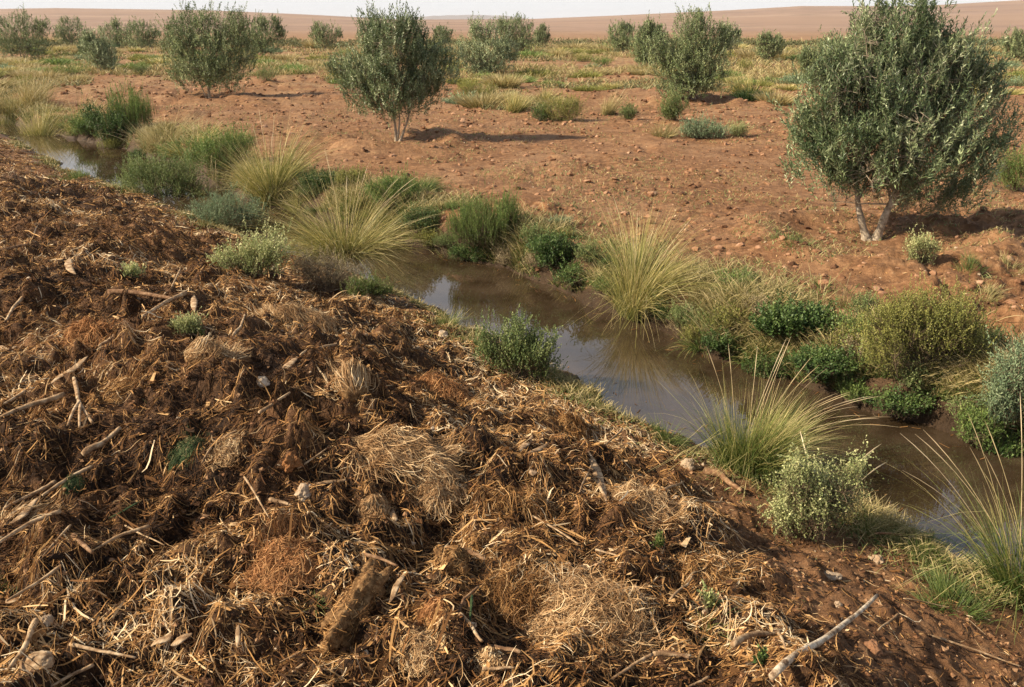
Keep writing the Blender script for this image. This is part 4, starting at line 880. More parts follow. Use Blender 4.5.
def wood_scraps(seed, n):
    rng = np.random.default_rng(seed); x, y = wedge(rng, n, .9, 14, lod=3.6); s, e = side_of(x, y)
    keep = (s > 0) & (e > .1) & (rng.uniform(0, 1, len(x)) > .97 * bare(x, y, e)); x, y = x[keep], y[keep]; n = len(x)
    q = np.array([[a, b, c] for a in (-1, 1) for b in (-1, 1) for c in (-1, 1)], float)
    F0 = np.array([[0, 1, 3, 2], [4, 6, 7, 5], [0, 4, 5, 1], [2, 3, 7, 6], [0, 2, 6, 4], [1, 5, 7, 3]])
    L = (.010 + .030 * rng.uniform(0, 1, n) ** 2) * (1 + np.maximum(y - 4, 0) * .08)
    P = q[None] * np.stack([L, L * rng.uniform(.15, .5, n), L * rng.uniform(.04, .10, n)], -1)[:, None] * rng.uniform(.55, 1.25, (n, 8, 1)); P[:, 4:, 1:] *= rng.uniform(.1, 1, (n, 1, 1)); P[:, :4, 1:] *= rng.uniform(.3, 1, (n, 1, 1)); P += rng.normal(0, .12, P.shape) * L[:, None, None] * [1, .5, .3]
    th = rng.uniform(0, 6.283, n); pi = rng.normal(0, .35, n); ro = rng.normal(0, .4, n)
    cx, sx = np.cos(ro)[:, None], np.sin(ro)[:, None]; P = np.stack([P[..., 0], P[..., 1] * cx - P[..., 2] * sx, P[..., 1] * sx + P[..., 2] * cx], -1)
    cx, sx = np.cos(pi)[:, None], np.sin(pi)[:, None]; P = np.stack([P[..., 0] * cx - P[..., 2] * sx, P[..., 1], P[..., 0] * sx + P[..., 2] * cx], -1)
    cx, sx = np.cos(th)[:, None], np.sin(th)[:, None]; P = np.stack([P[..., 0] * cx - P[..., 1] * sx, P[..., 0] * sx + P[..., 1] * cx, P[..., 2]], -1)
    P = P + np.stack([x, y, terrain(x, y) + .008], -1)[:, None]
    F = (F0[None] + (np.arange(n) * 8)[:, None, None]).reshape(-1, 4); r = np.clip(rng.normal(.36, .25, n), 0, 1)
    o = Geo().add(P.reshape(-1, 3), F, np.repeat(r, 8), .5).build('wood_scraps', M['litter']); o["kind"] = "stuff"; tag(o, "flat woody scraps and bark bits mixed through the mulch", "wood scraps")
wood_scraps(8, 9000)
def floating(seed, n):
    rng = np.random.default_rng(seed); i = rng.integers(1, len(CL) - 1, n); c = CL[i] + (CL[i - 1] - CL[i]) * rng.uniform(0, 1, (n, 1)); d_ = CL[i] - CL[i - 1]; nv = nrm(np.stack([-d_[:, 1], d_[:, 0]], -1))
    o_ = c[:, 2] * np.sign(rng.normal(size=n)) * rng.uniform(.2, 1, n) ** .35; x = c[:, 0] + nv[:, 0] * o_; y = c[:, 1] + nv[:, 1] * o_
    a = rng.uniform(0, 6.28, n); L = rng.uniform(.01, .07, n) * (1 + y * .05); s_ = np.linspace(-.5, .5, 3)[None]
    P = np.stack([x[:, None] + np.cos(a)[:, None] * L[:, None] * s_, y[:, None] + np.sin(a)[:, None] * L[:, None] * s_ + .1 * L[:, None] * s_ ** 2, np.full((n, 3), ZW + .004)], -1)
    V, F = ribbons(P, np.full((n, 3), .0035) * rng.uniform(.5, 2, (n, 1)), nrm(np.stack([-np.sin(a), np.cos(a), 0 * a], -1)))
    o = Geo().add(V, F, np.repeat(rng.uniform(.1, .6, n), 6)).build('floating_debris', M['litter']); o["kind"] = "stuff"; tag(o, "bits of straw and leaf floating on the ditch water", "debris")
floating(3, 420)

# small scrub filling the gaps along the far bank
def bank_fill():
    rng = np.random.default_rng(321); protos = []
    lab = "small dull-green scrub plant, one of many filling the gaps in the far bank fringe"; grp = "small scrub plants filling the far bank fringe"
    for i, (mt, a_, b_) in enumerate([('feather', .028, .007), ('yellowbush', .022, .008), ('sage', .024, .009), ('green', .026, .010), ('dry', .020, .006)]):
        u, v = (610, 296, 0)[:2] if i == 0 else ((700, 345), (450, 250), (840, 385), (540, 268))[i - 1]
        r = plant('shrub', lab, 'shrub', u, v - 4, lob(u, v - 12, 17, 9, u + 10, v - 8, 12, 7, u - 10, v - 9, 11, 8), 200, 10, .13, a_, b_, M and mt, .8, 400 + i, grp, (.7, .7, .9), None, 12, gap=.38); protos.append(r)
    cnt = 0
    while cnt < 75:
        i = int(rng.integers(8, len(CL) - 1)); c = CL[i] + (CL[i - 1] - CL[i]) * rng.uniform(); d_ = CL[i] - CL[i - 1]; nv = np.array([-d_[1], d_[0]]); nv = nv / np.linalg.norm(nv)
        off = c[2] + abs(rng.normal(.12, .30)); q = c[:2] + nv * off
        s_, e_ = side_of(q[:1], q[1:2])
        if s_[0] > 0: q = c[:2] - nv * off; s_, e_ = side_of(q[:1], q[1:2])
        if s_[0] > 0 or e_[0] < .02 or q[1] < 3 or q[1] > 26: continue
        p = protos[int(rng.integers(0, 5))]; r = p.copy(); COL.objects.link(r); k = rng.uniform(.6, 1.3)
        r.location = (q[0], q[1], gz(q[0], q[1]) - .01); r.rotation_euler = (0, 0, rng.uniform(0, 6.28)); r.scale = (k * rng.uniform(.8, 1.4), k, k * rng.uniform(.7, 1.2))
        for ch in p.children: h = ch.copy(); COL.objects.link(h); h.parent = r
        cnt += 1
bank_fill()
def distant_scrub():
    rng = np.random.default_rng(55); g = Geo(); n = 420
    v = rng.normal(45.5, 1.6, n); v = np.clip(v, 41, 50); u = rng.uniform(-250, 1280, n); x, y = on_level(u, v, 0.0)
    for a, b, in zip(x, y):
        m = 60; R_ = rng.uniform(.35, 1.0); t_ = nrm(rng.normal(size=(m, 3))) * rng.uniform(.3, 1, (m, 1)) * [R_ * 1.6, R_, R_ * .55]; t_[:, 2] = np.abs(t_[:, 2])
        base = np.array([a, b, gz(a, b)]); D_ = nrm(t_ + [0, 0, .4]); leaves(g, rng, base + t_, D_, np.full(m, .2), 3, .26, .11, .8, rng.uniform(0, .7, m) * rng.uniform(.4, 1))
    o = g.build('distant_scrub', M['scrubcover']); o["kind"] = "stuff"; tag(o, "broken dark line of scrub across the far plain below the hills", "scrub")
distant_scrub()

# ------------------------------------------------------------------ single sticks, husks, clumps and stones
def stick(label, pts, wpx, mat='stickpale', flat=1.0, lift=.012, taper=.55, name='stick', cat='stick', arms=(), group=None):
    A_, B_ = hit_soft(*pts[0]), hit_soft(*pts[-1]); ab = B_ - A_; hp = np.array([-ab[1], ab[0], 0]); nn_ = np.cross(ab, hp); P0 = [A_]
    for (u, v) in pts[1:-1]:                              # in-between points on the plane the two ends rest on
        d_ = np.array(ray(u, v), float); o_ = np.array([0, 0, HC]); P0.append(o_ + d_ * (np.dot(A_ - o_, nn_) / np.dot(d_, nn_)))
    P0 = np.array(P0 + [B_]); rng = np.random.default_rng(int(pts[0][0] * 7 + pts[0][1] * 13))
    k = 16; t = np.linspace(0, 1, len(P0)); s = np.linspace(0, 1, k)
    P = np.stack([np.interp(s, t, P0[:, i]) for i in range(3)], -1)
    r = wpx * .42 * depth(P0.mean(0)) / F_PX
    zt = terrain(P[:, 0], P[:, 1]); lin = np.linspace(zt[0], zt[-1], k); lin = P0[0, 2] * (1 - s) + P0[-1, 2] * s + .012
    lin = P[:, 2].copy(); P[:, 2] = lin + np.percentile(zt - lin, 90) + r * .8 * max(flat, .4) + lift * .4
    P[:, 2] = np.convolve(np.pad(P[:, 2], 3, 'edge'), np.ones(7) / 7, 'valid')
    for f_ in (1, 2, 3): P = P + np.sin(s[:, None] * math.pi * f_ + rng.uniform(0, 6, 3)) * rng.normal(0, 1, 3) * r * .35 / f_
    if flat < .7: R = r * np.sin(np.clip(s * .97 + .015, 0, 1) * math.pi) ** .8
    else: R = r * (1 - (1 - taper) * s); R[0] *= .8
    R = R * (1 + .05 * rng.normal(size=k))
    def form(P, R):
        V, F = tubes(P[None], R[None], 9); V = V.reshape(k, 9, 3)
        V = V + rng.normal(0, 1, V.shape) * R[:, None, None] * (.05 if flat > .7 else .0)
        V[..., 2] = P[:, None, 2] + (V[..., 2] - P[:, None, 2]) * flat
        n0 = k * 9; V = np.concatenate([V.reshape(-1, 3), P[:1], P[-1:]])
        j = np.arange(9); j2 = (j + 1) % 9
        caps = np.concatenate([np.stack([j2, j, np.full(9, n0)], -1), np.stack([j + (k - 1) * 9, j2 + (k - 1) * 9, np.full(9, n0 + 1)], -1)])
        return V, F, caps
    g = Geo(); V, F, cp_ = form(P, R); g.add(V, F, rng.uniform(0, 1)); g.n -= len(V); g.f.append(cp_ + g.n); g.n += len(V)
    for (at, (u, v), wf) in arms:
        A = P[int(at * (k - 1))]; Bp = hit_soft(u, v) + [0, 0, r]; Pa = A * (1 - s[:, None]) + Bp * s[:, None] + np.sin(s * 3.14)[:, None] * [0, 0, r]
        V, F, cp_ = form(Pa, r * wf * (1 - .5 * s)); g.add(V, F, rng.uniform(0, 1)); g.n -= len(V); g.f.append(cp_ + g.n); g.n += len(V)
    c = P.mean(0); o = g.build(name, M[mat], None, c, True); return tag(o, label, cat, group)
for a in [
    ("thick bleached white stick lying on bare soil at the bottom right", [(771, 686), (818, 652), (874, 613)], 9),
    ("pale tapered stick pointing up right, on dark compost below the pale green sprig", [(186, 297), (168, 306), (132, 328)], 6),
    ("long pale stalk running in from the left edge, topmost of the long ones", [(65, 398), (30, 408), (0, 419)], 7.5),
    ("long pale stalk from the left edge, directly left of the broad split stalk", [(50, 465), (25, 478), (0, 492)], 6),
    ("slim tan stalk just right of and below the broad split stalk", [(94, 456), (66, 468), (40, 485)], 5.5),
    ("broad split stalk with a paler face left of the moss clump", [(84, 447), (100, 437), (118, 421)], 9),
    ("curved pale stalk touching the right of the moss clump", [(203, 470), (214, 450), (238, 436)], 2.8),
    ("thin pale stick crossing dark litter below the moss clump", [(122, 513), (162, 533)], 2.4),
    ("long thick tan stalk at the left edge below the small green moss clump", [(66, 529), (35, 543), (0, 566)], 6.5),
    ("thin white stick below the thick tan stalk at the left", [(76, 545), (62, 560), (48, 577)], 3),
    ("pale stick left of the orange fibre clump, on dark litter", [(150, 535), (122, 545), (98, 558)], 5),
    ("straight light brown stick lower left, above the oval bark chip", [(67, 577), (40, 594), (10, 613)], 5),
    ("thick pale stick standing out at the lower left corner", [(38, 630), (28, 650), (14, 678)], 8.5),
    ("horizontal tan stick at the bottom left, right of the oval bark chip", [(72, 648), (100, 655), (136, 661)], 5),
    ("tan stick sloping under the oval bark chip at the bottom left", [(92, 655), (70, 666), (48, 680)], 5),
    ("short pale stick at the bottom edge, left one of two parallel ones", [(168, 655), (145, 683)], 3),
    ("short pale stick at the bottom edge, right one of two parallel ones", [(178, 664), (155, 686)], 4),
    ("bright pale stick at the bottom edge left of the long compost clod", [(304, 651), (280, 668), (258, 686)], 5.5),
    ("thin twig above the bright pale stick at the bottom edge", [(307, 633), (277, 646)], 3),
    ("long thin straight stalk rising left of the orange fibre clump", [(248, 502), (260, 522), (273, 545)], 2.8),
    ("pinkish short stick left of the golden straw clump", [(313, 476), (345, 470)], 6),
    ("thin stick leaning out of the reddish dead leaf", [(298, 470), (327, 449)], 2.4),
    ("double pale stick on dark litter above the reddish dead leaf", [(262, 432), (292, 412)], 4.5),
    ("small white chip-like stick left of the grey bark block", [(270, 500), (292, 506)], 5.5),
    ("curved pale twig in the dark hollow under the dry twiggy bush", [(232, 337), (240, 330), (246, 319)], 4),
    ("short pale stick at the left edge halfway up, lowest of three", [(22, 376), (0, 389)], 5),
    ("short pale stick at the left edge halfway up, topmost of three", [(24, 297), (14, 308), (5, 322)], 5),
    ("blunt pale stick end at the left edge between two others", [(0, 341), (13, 347)], 5.5),
    ("small pale stick above the flat straw husk on the left slope", [(117, 342), (100, 351)], 5.5),
    ("curved pale stick on top of the large root tangle", [(632, 565), (608, 572), (594, 586), (580, 598)], 4),
    ("thin grey stick right of the large root tangle", [(638, 555), (652, 580), (664, 609)], 3.4),
    ("thin pale stick leaning at the right of the grey-pink husk", [(622, 429), (600, 449)], 3),
    ("thin fork of stick under the left of the grey-pink husk", [(592, 470), (580, 497)], 3),
    ("pale broken stick at left of the large root tangle, low down", [(460, 622), (483, 648)], 6),
    ("short pale stick above the bare soil right of the small leafy bush", [(662, 484), (688, 474)], 4),
    ("curved thin twig below the brown log near the dense tuft", [(685, 502), (700, 497), (725, 501)], 3),
    ("pale curved twig at the upper left of the bottom right weeds", [(672, 573), (690, 560), (700, 545)], 3.4),
    ("small forked pale twig just right of the bleached white stick's tip", [(900, 610), (888, 618), (878, 626)], 3.4),
    ("long thin straw stalk reaching the right edge at the bottom", [(925, 626), (975, 642), (1023, 661)], 3),
    ("thin stalk on bare soil above the long thin straw stalk", [(905, 590), (952, 601)], 2.2),
    ("short stick right of the large root tangle at mid height", [(655, 633), (692, 636)], 6.5),
    ("pale stick crossing the lower right of the large root tangle", [(655, 635), (630, 648), (610, 662)], 4.5),
    ("short smooth stick under the pale flaky clump at the bottom", [(482, 675), (515, 674)], 5),
    ("thin stalk leaning out beside the dark compost ridge", [(530, 490), (556, 503), (580, 518)], 3),
    ("short light stick below the grey-pink husk", [(597, 524), (622, 532)], 3),
    ("pale stick at the bottom middle right of the weeds", [(712, 652), (690, 662), (676, 672)], 4.5),
    ("flat pale stick lying left of the small leafy bush on the crest", [(345, 344), (320, 349), (300, 354)], 5),
]: stick(*a, mat='stickwhite' if 'bleached' in a[0] and 'lying' in a[0] else 'stickpale')
for a in [
    ("thick brown branch lying beside the pale tapered stick", [(110, 299), (140, 300), (177, 304)], 7),
    ("dark red-brown stick below the thick tan stalk at the lower left", [(76, 555), (99, 571)], 7),
    ("brown branch under the dark compost ridge in the middle", [(445, 523), (470, 527), (498, 536)], 8),
    ("brown log half buried left of the dense green and straw tuft", [(705, 465), (722, 473), (741, 487)], 10),
    ("thin brown stick on the near water edge right of the sagebrush", [(876, 533), (920, 541), (962, 551)], 3.2),
    ("curved brown root left of the large root tangle", [(457, 618), (463, 600), (478, 587)], 4.5),
    ("short thick brown stick at the left of the large root tangle", [(492, 646), (520, 652)], 7.5),
    ("brown stick in the weeds at bottom right of the large root tangle", [(660, 630), (692, 637)], 6),
    ("dark thin stick above the flat chip right of the long compost clod", [(365, 555), (398, 567)], 5),
    ("brown stick at the upper left slope near the left edge", [(0, 257), (30, 250)], 5),
]: stick(*a, mat='stickbrown')
stick("forked pale root with three prongs under the flat straw husk", [(72, 375), (80, 398), (92, 421)], 5.5, arms=[(.55, (68, 428), .8), (.6, (80, 430), .8)])
stick("thick branch with a bent side twig left of the bleached white stick", [(735, 639), (757, 632), (781, 628)], 8.5, 'stickpale', arms=[(.95, (786, 656), .5)])
stick("forked twig standing beside the pale tapered stick in the dark hollow", [(160, 302), (172, 290), (181, 272)], 3.2, arms=[(.2, (168, 294), .7)])
for a in [
    ("flat straw husk with pointed ends on the left slope", [(50, 380), (68, 366), (88, 352)], 10),
    ("flat pale husk on the crest left of the dry grass head", [(275, 371), (287, 362), (299, 352)], 11),
    ("grey-pink flat husk leaning upright right of the dark compost ridge", [(585, 449), (597, 470), (609, 496)], 12),
    ("flat pointed chip right of the long compost clod", [(387, 601), (396, 585), (405, 569)], 8),
    ("upright pale chip right of the pale tapered stick", [(195, 296), (194, 314)], 8),
    ("brown curled chip on the upper left slope", [(68, 262), (79, 276)], 10),
    ("broad fibrous husk at the left edge under the long stalks", [(38, 485), (20, 500), (4, 516)], 11),
    ("orange-tan chip touching the left edge low down", [(2, 583), (20, 583)], 10),
    ("slim upright pale chip left of the long compost clod", [(238, 627), (239, 650)], 6),
    ("pale green-grey chip standing under the golden straw clump", [(390, 488), (397, 505)], 9),
    ("left one of two cream chips among brown chaff at the bottom left", [(153, 641), (168, 631)], 12),
    ("right one of two cream chips among brown chaff at the bottom left", [(172, 640), (188, 630)], 12),
    ("yellowish curled chip below the moss clump", [(166, 531), (184, 530)], 11),
    ("lower arm of the bent pale chip in the middle of the mulch", [(521, 455), (550, 446)], 9),
    ("upper arm of the bent pale chip in the middle of the mulch", [(521, 454), (531, 437)], 8),
]: stick(*a, mat='stickpale', flat=.22, name='husk', cat='husk')
stick("green grass blade lying below the moss clump", [(107, 513), (124, 504), (141, 494)], 3.4, 'moss', .4, name='grass_stalk', cat='grass stalk')
stick("dark green stalk standing left of the large root tangle", [(472, 600), (470, 630)], 3.6, 'moss', .8, name='stalk', cat='stalk')

M['mossleaf'] = blade_mat('moss_leaf', [(0, (.010, .018, .008)), (.5, (.028, .045, .018)), (.8, (.07, .085, .035)), (1, (.24, .18, .09))], 0, .1, .8, spec=.1)
def icos(n):
    V, F = ICO[0].copy(), ICO[1]
    for _ in range(n):
        e = {}; V = list(V); nf = []
        def mid(a, b):
            key = (min(a, b), max(a, b))
            if key not in e: e[key] = len(V); q = V[a] + V[b]; V.append(q / np.linalg.norm(q))
            return e[key]
        for a, b, c in F:
            ab, bc, ca = mid(a, b), mid(b, c), mid(c, a); nf += [[a, ab, ca], [b, bc, ab], [c, ca, bc], [ab, bc, ca]]
        V = np.array(V); F = np.array(nf)
    return V, F
I4 = icos(4); I3 = icos(3)
def blob(label, u, v, wpx, hpx, mat, name, cat, seed=0, rough=.35, axis=None, lpx=None, flat=.75, sink=.3):
    c = hit(u, v); k = depth(c) / F_PX; a = wpx * .5 * k; b = (hpx * .5 * k) / .85
    rng = np.random.default_rng(seed + 900); V, F = I4
    d = 1 + rough * (vn3(V * 2.1 + seed * 3.7, seed) - .5) * 1.5 + rough * .55 * (vn3(V * 6 + seed, seed + 1) - .5) + rough * .38 * (vn3(V * 15, seed + 2) - .5)
    P = V * d[:, None] * np.array([a, b, min(a, b) * flat * 1.2])
    if axis is not None:
        P = V * d[:, None] * np.array([lpx * .5 * k, a, a * .8]); q = hit(*axis) - c; an = math.atan2(q[1], q[0]); ca, sa = math.cos(an), math.sin(an)
        P = np.stack([P[:, 0] * ca - P[:, 1] * sa, P[:, 0] * sa + P[:, 1] * ca, P[:, 2]], -1)
        P[:, 2] += P[:, 0] * 0
    hz = min(a, b) * flat; W = P + c; W[:, 2] += hz * (1 - 2 * sink)
    if axis is not None: W[:, 2] += terrain(W[:, 0], W[:, 1], False) - terrain(c[:1], c[1:2], False)
    o = Geo().add(W, F, rng.uniform(0, 1)).build(name, M[mat], None, c, True)
    if name == 'compost_clod':
        n = 900; i = rng.integers(0, len(W), n); N_ = nrm(W - c); nn_ = N_[i]; t_ = nrm(np.cross(nn_, rng.normal(size=(n, 3)))); L_ = rng.uniform(.01, .045, n)
        s_ = np.linspace(-.5, .5, 4)[None, :, None]; P_ = W[i][:, None] + t_[:, None] * L_[:, None, None] * s_ + nn_[:, None] * (rng.uniform(.001, .006, n)[:, None, None] - (s_ ** 2) * L_[:, None, None] * .3)
        Vr, Fr = ribbons(P_, np.full((n, 4), .0022), nrm(np.cross(t_, nn_ + rng.normal(0, .4, (n, 3)))))
        Geo().add(Vr, Fr, np.repeat(rng.uniform(.15, .8, n), 8)).build("fibres", M['litter'], o, c)
    return tag(o, label, cat)
blob("oval tan bark chip at the bottom left", 38, 664, 30, 24, 'stickpale', 'bark_chip', 'bark chip', 3, .2, flat=.4)
blob("round whitish snail-like stone at the lower left", 47, 623, 13, 13, 'stone', 'stone', 'stone', 4, .2)
blob("pale pebble on the mulch below the dry grass head's left", 262, 384, 14, 11, 'stone', 'stone', 'stone', 5)
blob("cream pebble on the crest near the water, left of the small leafy bush", 443, 336, 10, 8, 'stone', 'stone', 'stone', 6)
blob("rounded tan stone at the left end of the half buried brown log", 688, 467, 14, 12, 'stone', 'stone', 'stone', 7)
blob("brown lumpy stone right of the bleached white stick", 872, 651, 17, 15, 'clod', 'stone', 'stone', 8)
blob("flat pale grey stone below the sagebrush", 831, 577, 20, 10, 'stone', 'stone', 'stone', 9, flat=.5)
blob("small tan stone on the near bank right of the sagebrush", 877, 562, 11, 11, 'stone', 'stone', 'stone', 10)
blob("tiny pale stone on bare soil above the bleached white stick", 838, 606, 8, 7, 'stone', 'stone', 'stone', 11)
blob("white pebble at the bottom edge on the left", 192, 679, 7, 9, 'stone', 'stone', 'stone', 12)
blob("brown stone at the bottom edge beside the white pebble", 204, 686, 20, 12, 'clod', 'stone', 'stone', 13)
blob("grey bark block beside the small white chip-like stick", 305, 495, 17, 20, 'stone', 'bark_block', 'bark', 14, .35)
blob("reddish dead leaf curl above the grey bark block", 292, 463, 16, 20, 'coir', 'dead_leaf', 'leaf', 15, .6)
blob("long tan compost clod at the bottom, sloping down to the left", 355, 613, 40, 40, 'dung', 'compost_clod', 'clod', 16, .6, axis=(378, 578), lpx=105)
blob("lumpy brown clod right of the flat pointed chip", 452, 566, 30, 26, 'dung', 'compost_clod', 'clod', 18, .7)
blob("small brown clod above the large root tangle on the left", 478, 548, 26, 20, 'dung', 'compost_clod', 'clod', 19, .7)

def wad(label, u, v, wpx, hpx, n, mat='wad', seed=0, w=.0028, L=.09, hgt=.30, comb=None, name='straw_clump', cat='straw clump', curl=1.0, core='dung'):
    rng = np.random.default_rng(seed + 300); c = hit(u, v); k = depth(c) / F_PX
    a = wpx * .5 * k; b = hpx * .5 * k / .75; h = min(a, b) * hgt; L = L * min(1.3, (a + b) / .16)
    c = c.copy(); c[2] = gz(c[0], c[1])
    def surf(X, Y):
        r2 = ((X - c[0]) / a) ** 2 + ((Y - c[1]) / b) ** 2
        return terrain(X, Y, True) * .4 + terrain(X, Y, False) * 0 + .6 * c[2] + h * np.clip(1 - r2, -.6, 1) * (.7 + .6 * vn((X - c[0]) / a * 2.5, (Y - c[1]) / b * 2.5, seed))
    q = np.sqrt(rng.uniform(0, 1, n)) ** 1.1 * 1.12; th = rng.uniform(0, 6.283, n)
    x = c[0] + a * q * np.cos(th); y = c[1] + b * q * np.sin(th)
    if comb is None: dirn = 6.283 * fbm(x * 9, y * 9, 2, seed) * 2.2 + rng.normal(0, .8, n)
    else: dirn = comb + rng.normal(0, .35, n) + (fbm(x * 8, y * 8, 2, seed) - .5) * 2
    kk = 7; s = np.linspace(-.5, .5, kk)[None]; Ls = L * rng.uniform(.4, 1.2, n); kap = rng.normal(0, 1.2 * curl, n)
    an = dirn[:, None] + kap[:, None] * s * 2
    X = x[:, None] + np.cumsum(np.cos(an), 1) * Ls[:, None] / kk; Y = y[:, None] + np.cumsum(np.sin(an), 1) * Ls[:, None] / kk
    Z = surf(X, Y) + (rng.uniform(0, 1, n) ** 2 * h * .25)[:, None] + (np.clip(rng.normal(0, .3, n), 0, 1) * Ls)[:, None] * (s + .5) * .7 - .004
    Z = np.maximum(Z, terrain(X, Y) + .001)
    P = np.stack([X, Y, Z], -1); T = nrm(np.gradient(P, axis=1)); side = nrm(np.cross(T, np.array([0, 0, 1.]) + rng.normal(0, .6, (n, 1, 3))))
    V, F = ribbons(P, (w * rng.uniform(.5, 1.3, n))[:, None] * np.array([.5, .9, 1, 1, .9, .7, .3])[None], side)
    r = np.clip(.5 + .8 * (fbm(x * 14, y * 14, 2, seed + 5) - .5) + rng.normal(0, .22, n), 0, 1)
    root = empty(name, c, label, cat)
    Geo().add(V, F, np.repeat(r, 2 * kk)).build("fibres", M[mat], root, c)
    V, F = I3; W = V * np.array([a, b, 1]) * .95 + [c[0], c[1], 0]; top = surf(W[:, 0], W[:, 1]) - .012
    W[:, 2] = np.where(V[:, 2] > 0, top * 1.0, top - .06 - .0 * V[:, 2]) ; W[:, 2] = np.where(np.abs(V[:, 2]) < .05, top - .03, W[:, 2])
    Geo().add(W, F, .5).build("core", M[core], root, c, True); return root
wad("dark compost ridge with stray straw in the middle of the mulch", 512, 508, 80, 26, 1100, 'litter', 17, .0028, .10, .8, core='darkclod', name='compost_ridge', cat='compost ridge')
wad("dark green moss clump in a shadowed hollow of the mulch", 190, 458, 42, 32, 1500, 'mossleaf', 21, .0022, .022, .8, core='moss', name='moss_clump', cat='moss')
wad("small green moss clump left of the large moss clump", 74, 483, 24, 15, 500, 'mossleaf', 22, .0022, .02, .8, core='moss', name='moss_clump', cat='moss')
wad("golden combed straw clump draped over the middle of the mulch", 393, 447, 82, 40, 2600, 'wad', 1, .003, .12, .28, comb=-.5, curl=.6)
wad("large pale root tangle spread at the bottom centre", 580, 612, 104, 72, 5200, 'wad', 2, .0032, .13, .18, curl=1.5)
wad("dull grey-brown fibre mat at the upper left of the large root tangle", 512, 590, 76, 40, 1900, 'litter', 3, .002, .10, .4)
wad("bright orange fibre clump at the lower left of centre", 284, 561, 58, 52, 2800, 'coir', 4, .0026, .06, .3)
wad("pale dry grass head sticking up on the crest", 352, 378, 34, 40, 900, 'wad', 5, .0035, .13, .6, comb=1.9, curl=.4)
wad("orange fibrous heap on the crest right of the dry grass head", 438, 388, 62, 36, 2200, 'coir', 6, .003, .07, .35)
wad("reddish-tan fibre clump right below the golden combed clump", 438, 482, 50, 42, 1700, 'wad', 7, .0026, .09, .35, curl=1.4)
wad("pale flaky clump below the golden combed clump", 373, 512, 34, 30, 900, 'wad', 8, .004, .05, .7)
wad("pale flaky clump at the bottom left of the large root tangle", 490, 665, 34, 24, 700, 'wad', 9, .0035, .05, .6)
wad("tan fibre heap on the crest above the dry grass head", 290, 322, 88, 36, 2400, 'wad', 10, .0035, .12, .55, comb=2.6, curl=1.1)
wad("small tan root bunch right of the lumpy brown clod", 436, 612, 30, 28, 800, 'coir', 11, .003, .07, .7)
wad("ragged straw bunch low between compost clod and root tangle", 420, 650, 44, 36, 1200, 'wad', 12, .0026, .09, .22, curl=1.4)
wad("ragged upright fibre bunch left of the grey-pink husk", 572, 432, 34, 30, 900, 'litter', 13, .003, .09, .9)
wad("yellow-brown fibre knot right of the moss clump", 228, 447, 30, 36, 800, 'wad', 14, .0024, .07, .22, curl=1.5)
wad("flaky orange-brown clump above the broad fibrous husk on the slope", 90, 332, 42, 24, 900, 'coir', 15, .004, .09, .5)
wad("straw bundle on the slope below the grey-green weed clump", 205, 352, 44, 24, 900, 'wad', 16, .004, .12, .5, comb=.9, curl=.6)
wad("tan straw bundle at the left edge under the broad fibrous husk", 22, 520, 40, 30, 900, 'wad', 17, .004, .12, .4, comb=.9, curl=.5)
wad("brown straw mat on the slope above the forked pale root", 120, 392, 60, 30, 1300, 'litter', 18, .003, .1, .4)
wad("wispy straw spread right of the dark compost ridge", 640, 500, 66, 34, 1500, 'wad', 19, .0028, .11, .3)
wad("tangled thin stalks above the weeds at bottom right", 700, 575, 70, 40, 1500, 'litter', 20, .003, .09, .3)
shrub("pale green sprig lying on dark mulch on the upper slope", 132, 279, (132, 272, 13, 6), 60, 80, 'palebush', .05, .014, 6, .10, name='sprig', cat='sprig', gap=.0)
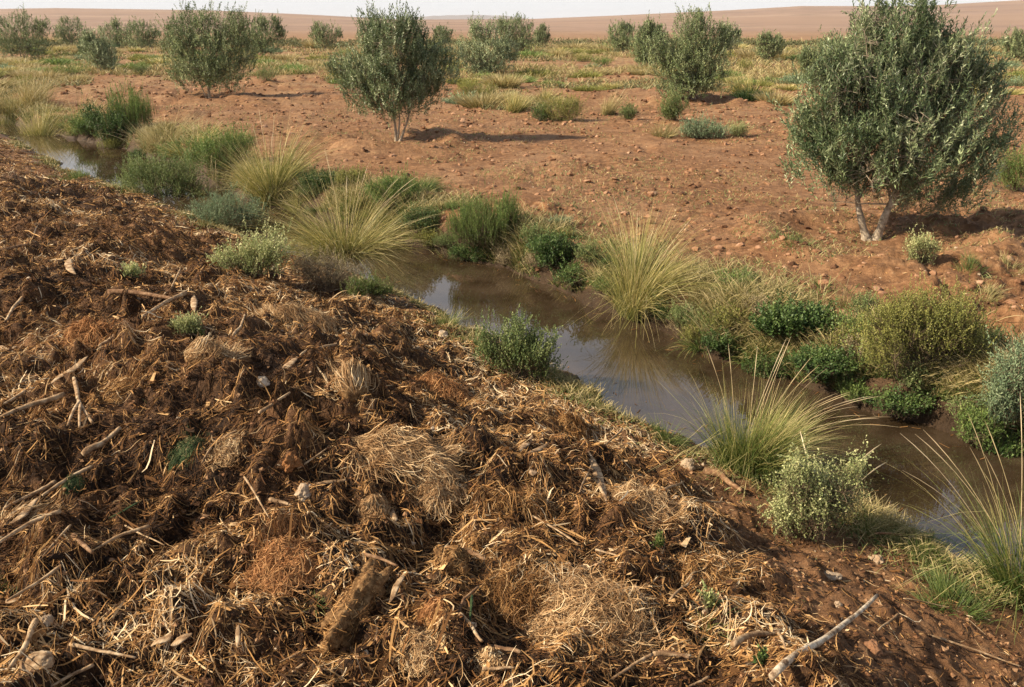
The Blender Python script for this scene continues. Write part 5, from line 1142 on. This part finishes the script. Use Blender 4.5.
shrub("grey-green weed clump on the slope right of the pale tapered stick", 192, 334, (190, 324, 14, 9, 178, 332, 8, 6), 220, 81, 'palebush', .03, .007, 8, .10, name='weed', cat='weed', gap=.2)
shrub("tiny bright green weed below the grey-green weed clump", 200, 341, (198, 337, 6, 5), 40, 82, 'grass', .04, .014, 6, .06, name='weed', cat='weed', gap=.0)
shrub("small bright green seedling right of the large root tangle", 658, 549, (658, 544, 6, 6), 26, 83, 'grass', .03, .010, 6, .05, name='seedling', cat='seedling', gap=.0)
shrub("pale green seedling at the top of the bottom right weeds", 711, 608, (710, 598, 7, 8), 40, 84, 'palebush', .03, .009, 7, .06, name='seedling', cat='seedling', gap=.0)
shrub("small dark green weed at the bottom edge left of the bleached white stick", 762, 664, (762, 659, 7, 5), 36, 85, 'green', .022, .009, 6, .05, name='weed', cat='weed', gap=.0)
tp("thin trailing green grass between orange clump and compost clod", 312, 606, 22, 14, 90, mat='esparto_green', wd=.003, seed=60, lean=1.6, droop=.9)
tp("mossy grass wisps at the left edge low down", 18, 575, 18, 14, 120, mat='esparto_green', wd=.003, seed=61, lean=1.4, droop=.8)
tp("low grey-green grass in the dark patch left of the bleached white stick", 700, 632, 20, 24, 200, mat='esparto_green', wd=.003, seed=62, lean=1.2, droop=.6)

# ------------------------------------------------------------------ air
def haze():
    bm = np.array([[x, y, z] for x in (-5200, 5200) for y in (-60, 7600) for z in (-30, 75)], float)
    F = np.array([[0, 1, 3, 2], [4, 6, 7, 5], [0, 4, 5, 1], [2, 3, 7, 6], [0, 2, 6, 4], [1, 5, 7, 3]])
    m = bpy.data.materials.new("haze_air"); m.use_nodes = True; n = m.node_tree; n.nodes.clear()
    out = n.nodes.new("ShaderNodeOutputMaterial"); v = n.nodes.new("ShaderNodeVolumePrincipled")
    v.inputs["Color"].default_value = (.90, .93, 1, 1); v.inputs["Density"].default_value = .00010; v.inputs["Anisotropy"].default_value = 0
    n.links.new(v.outputs[0], out.inputs["Volume"])
    o = Geo().add(bm, F).build("haze", m); o["kind"] = "stuff"; tag(o, "thin pale haze over the plain, veiling the far hills", "haze")
haze()
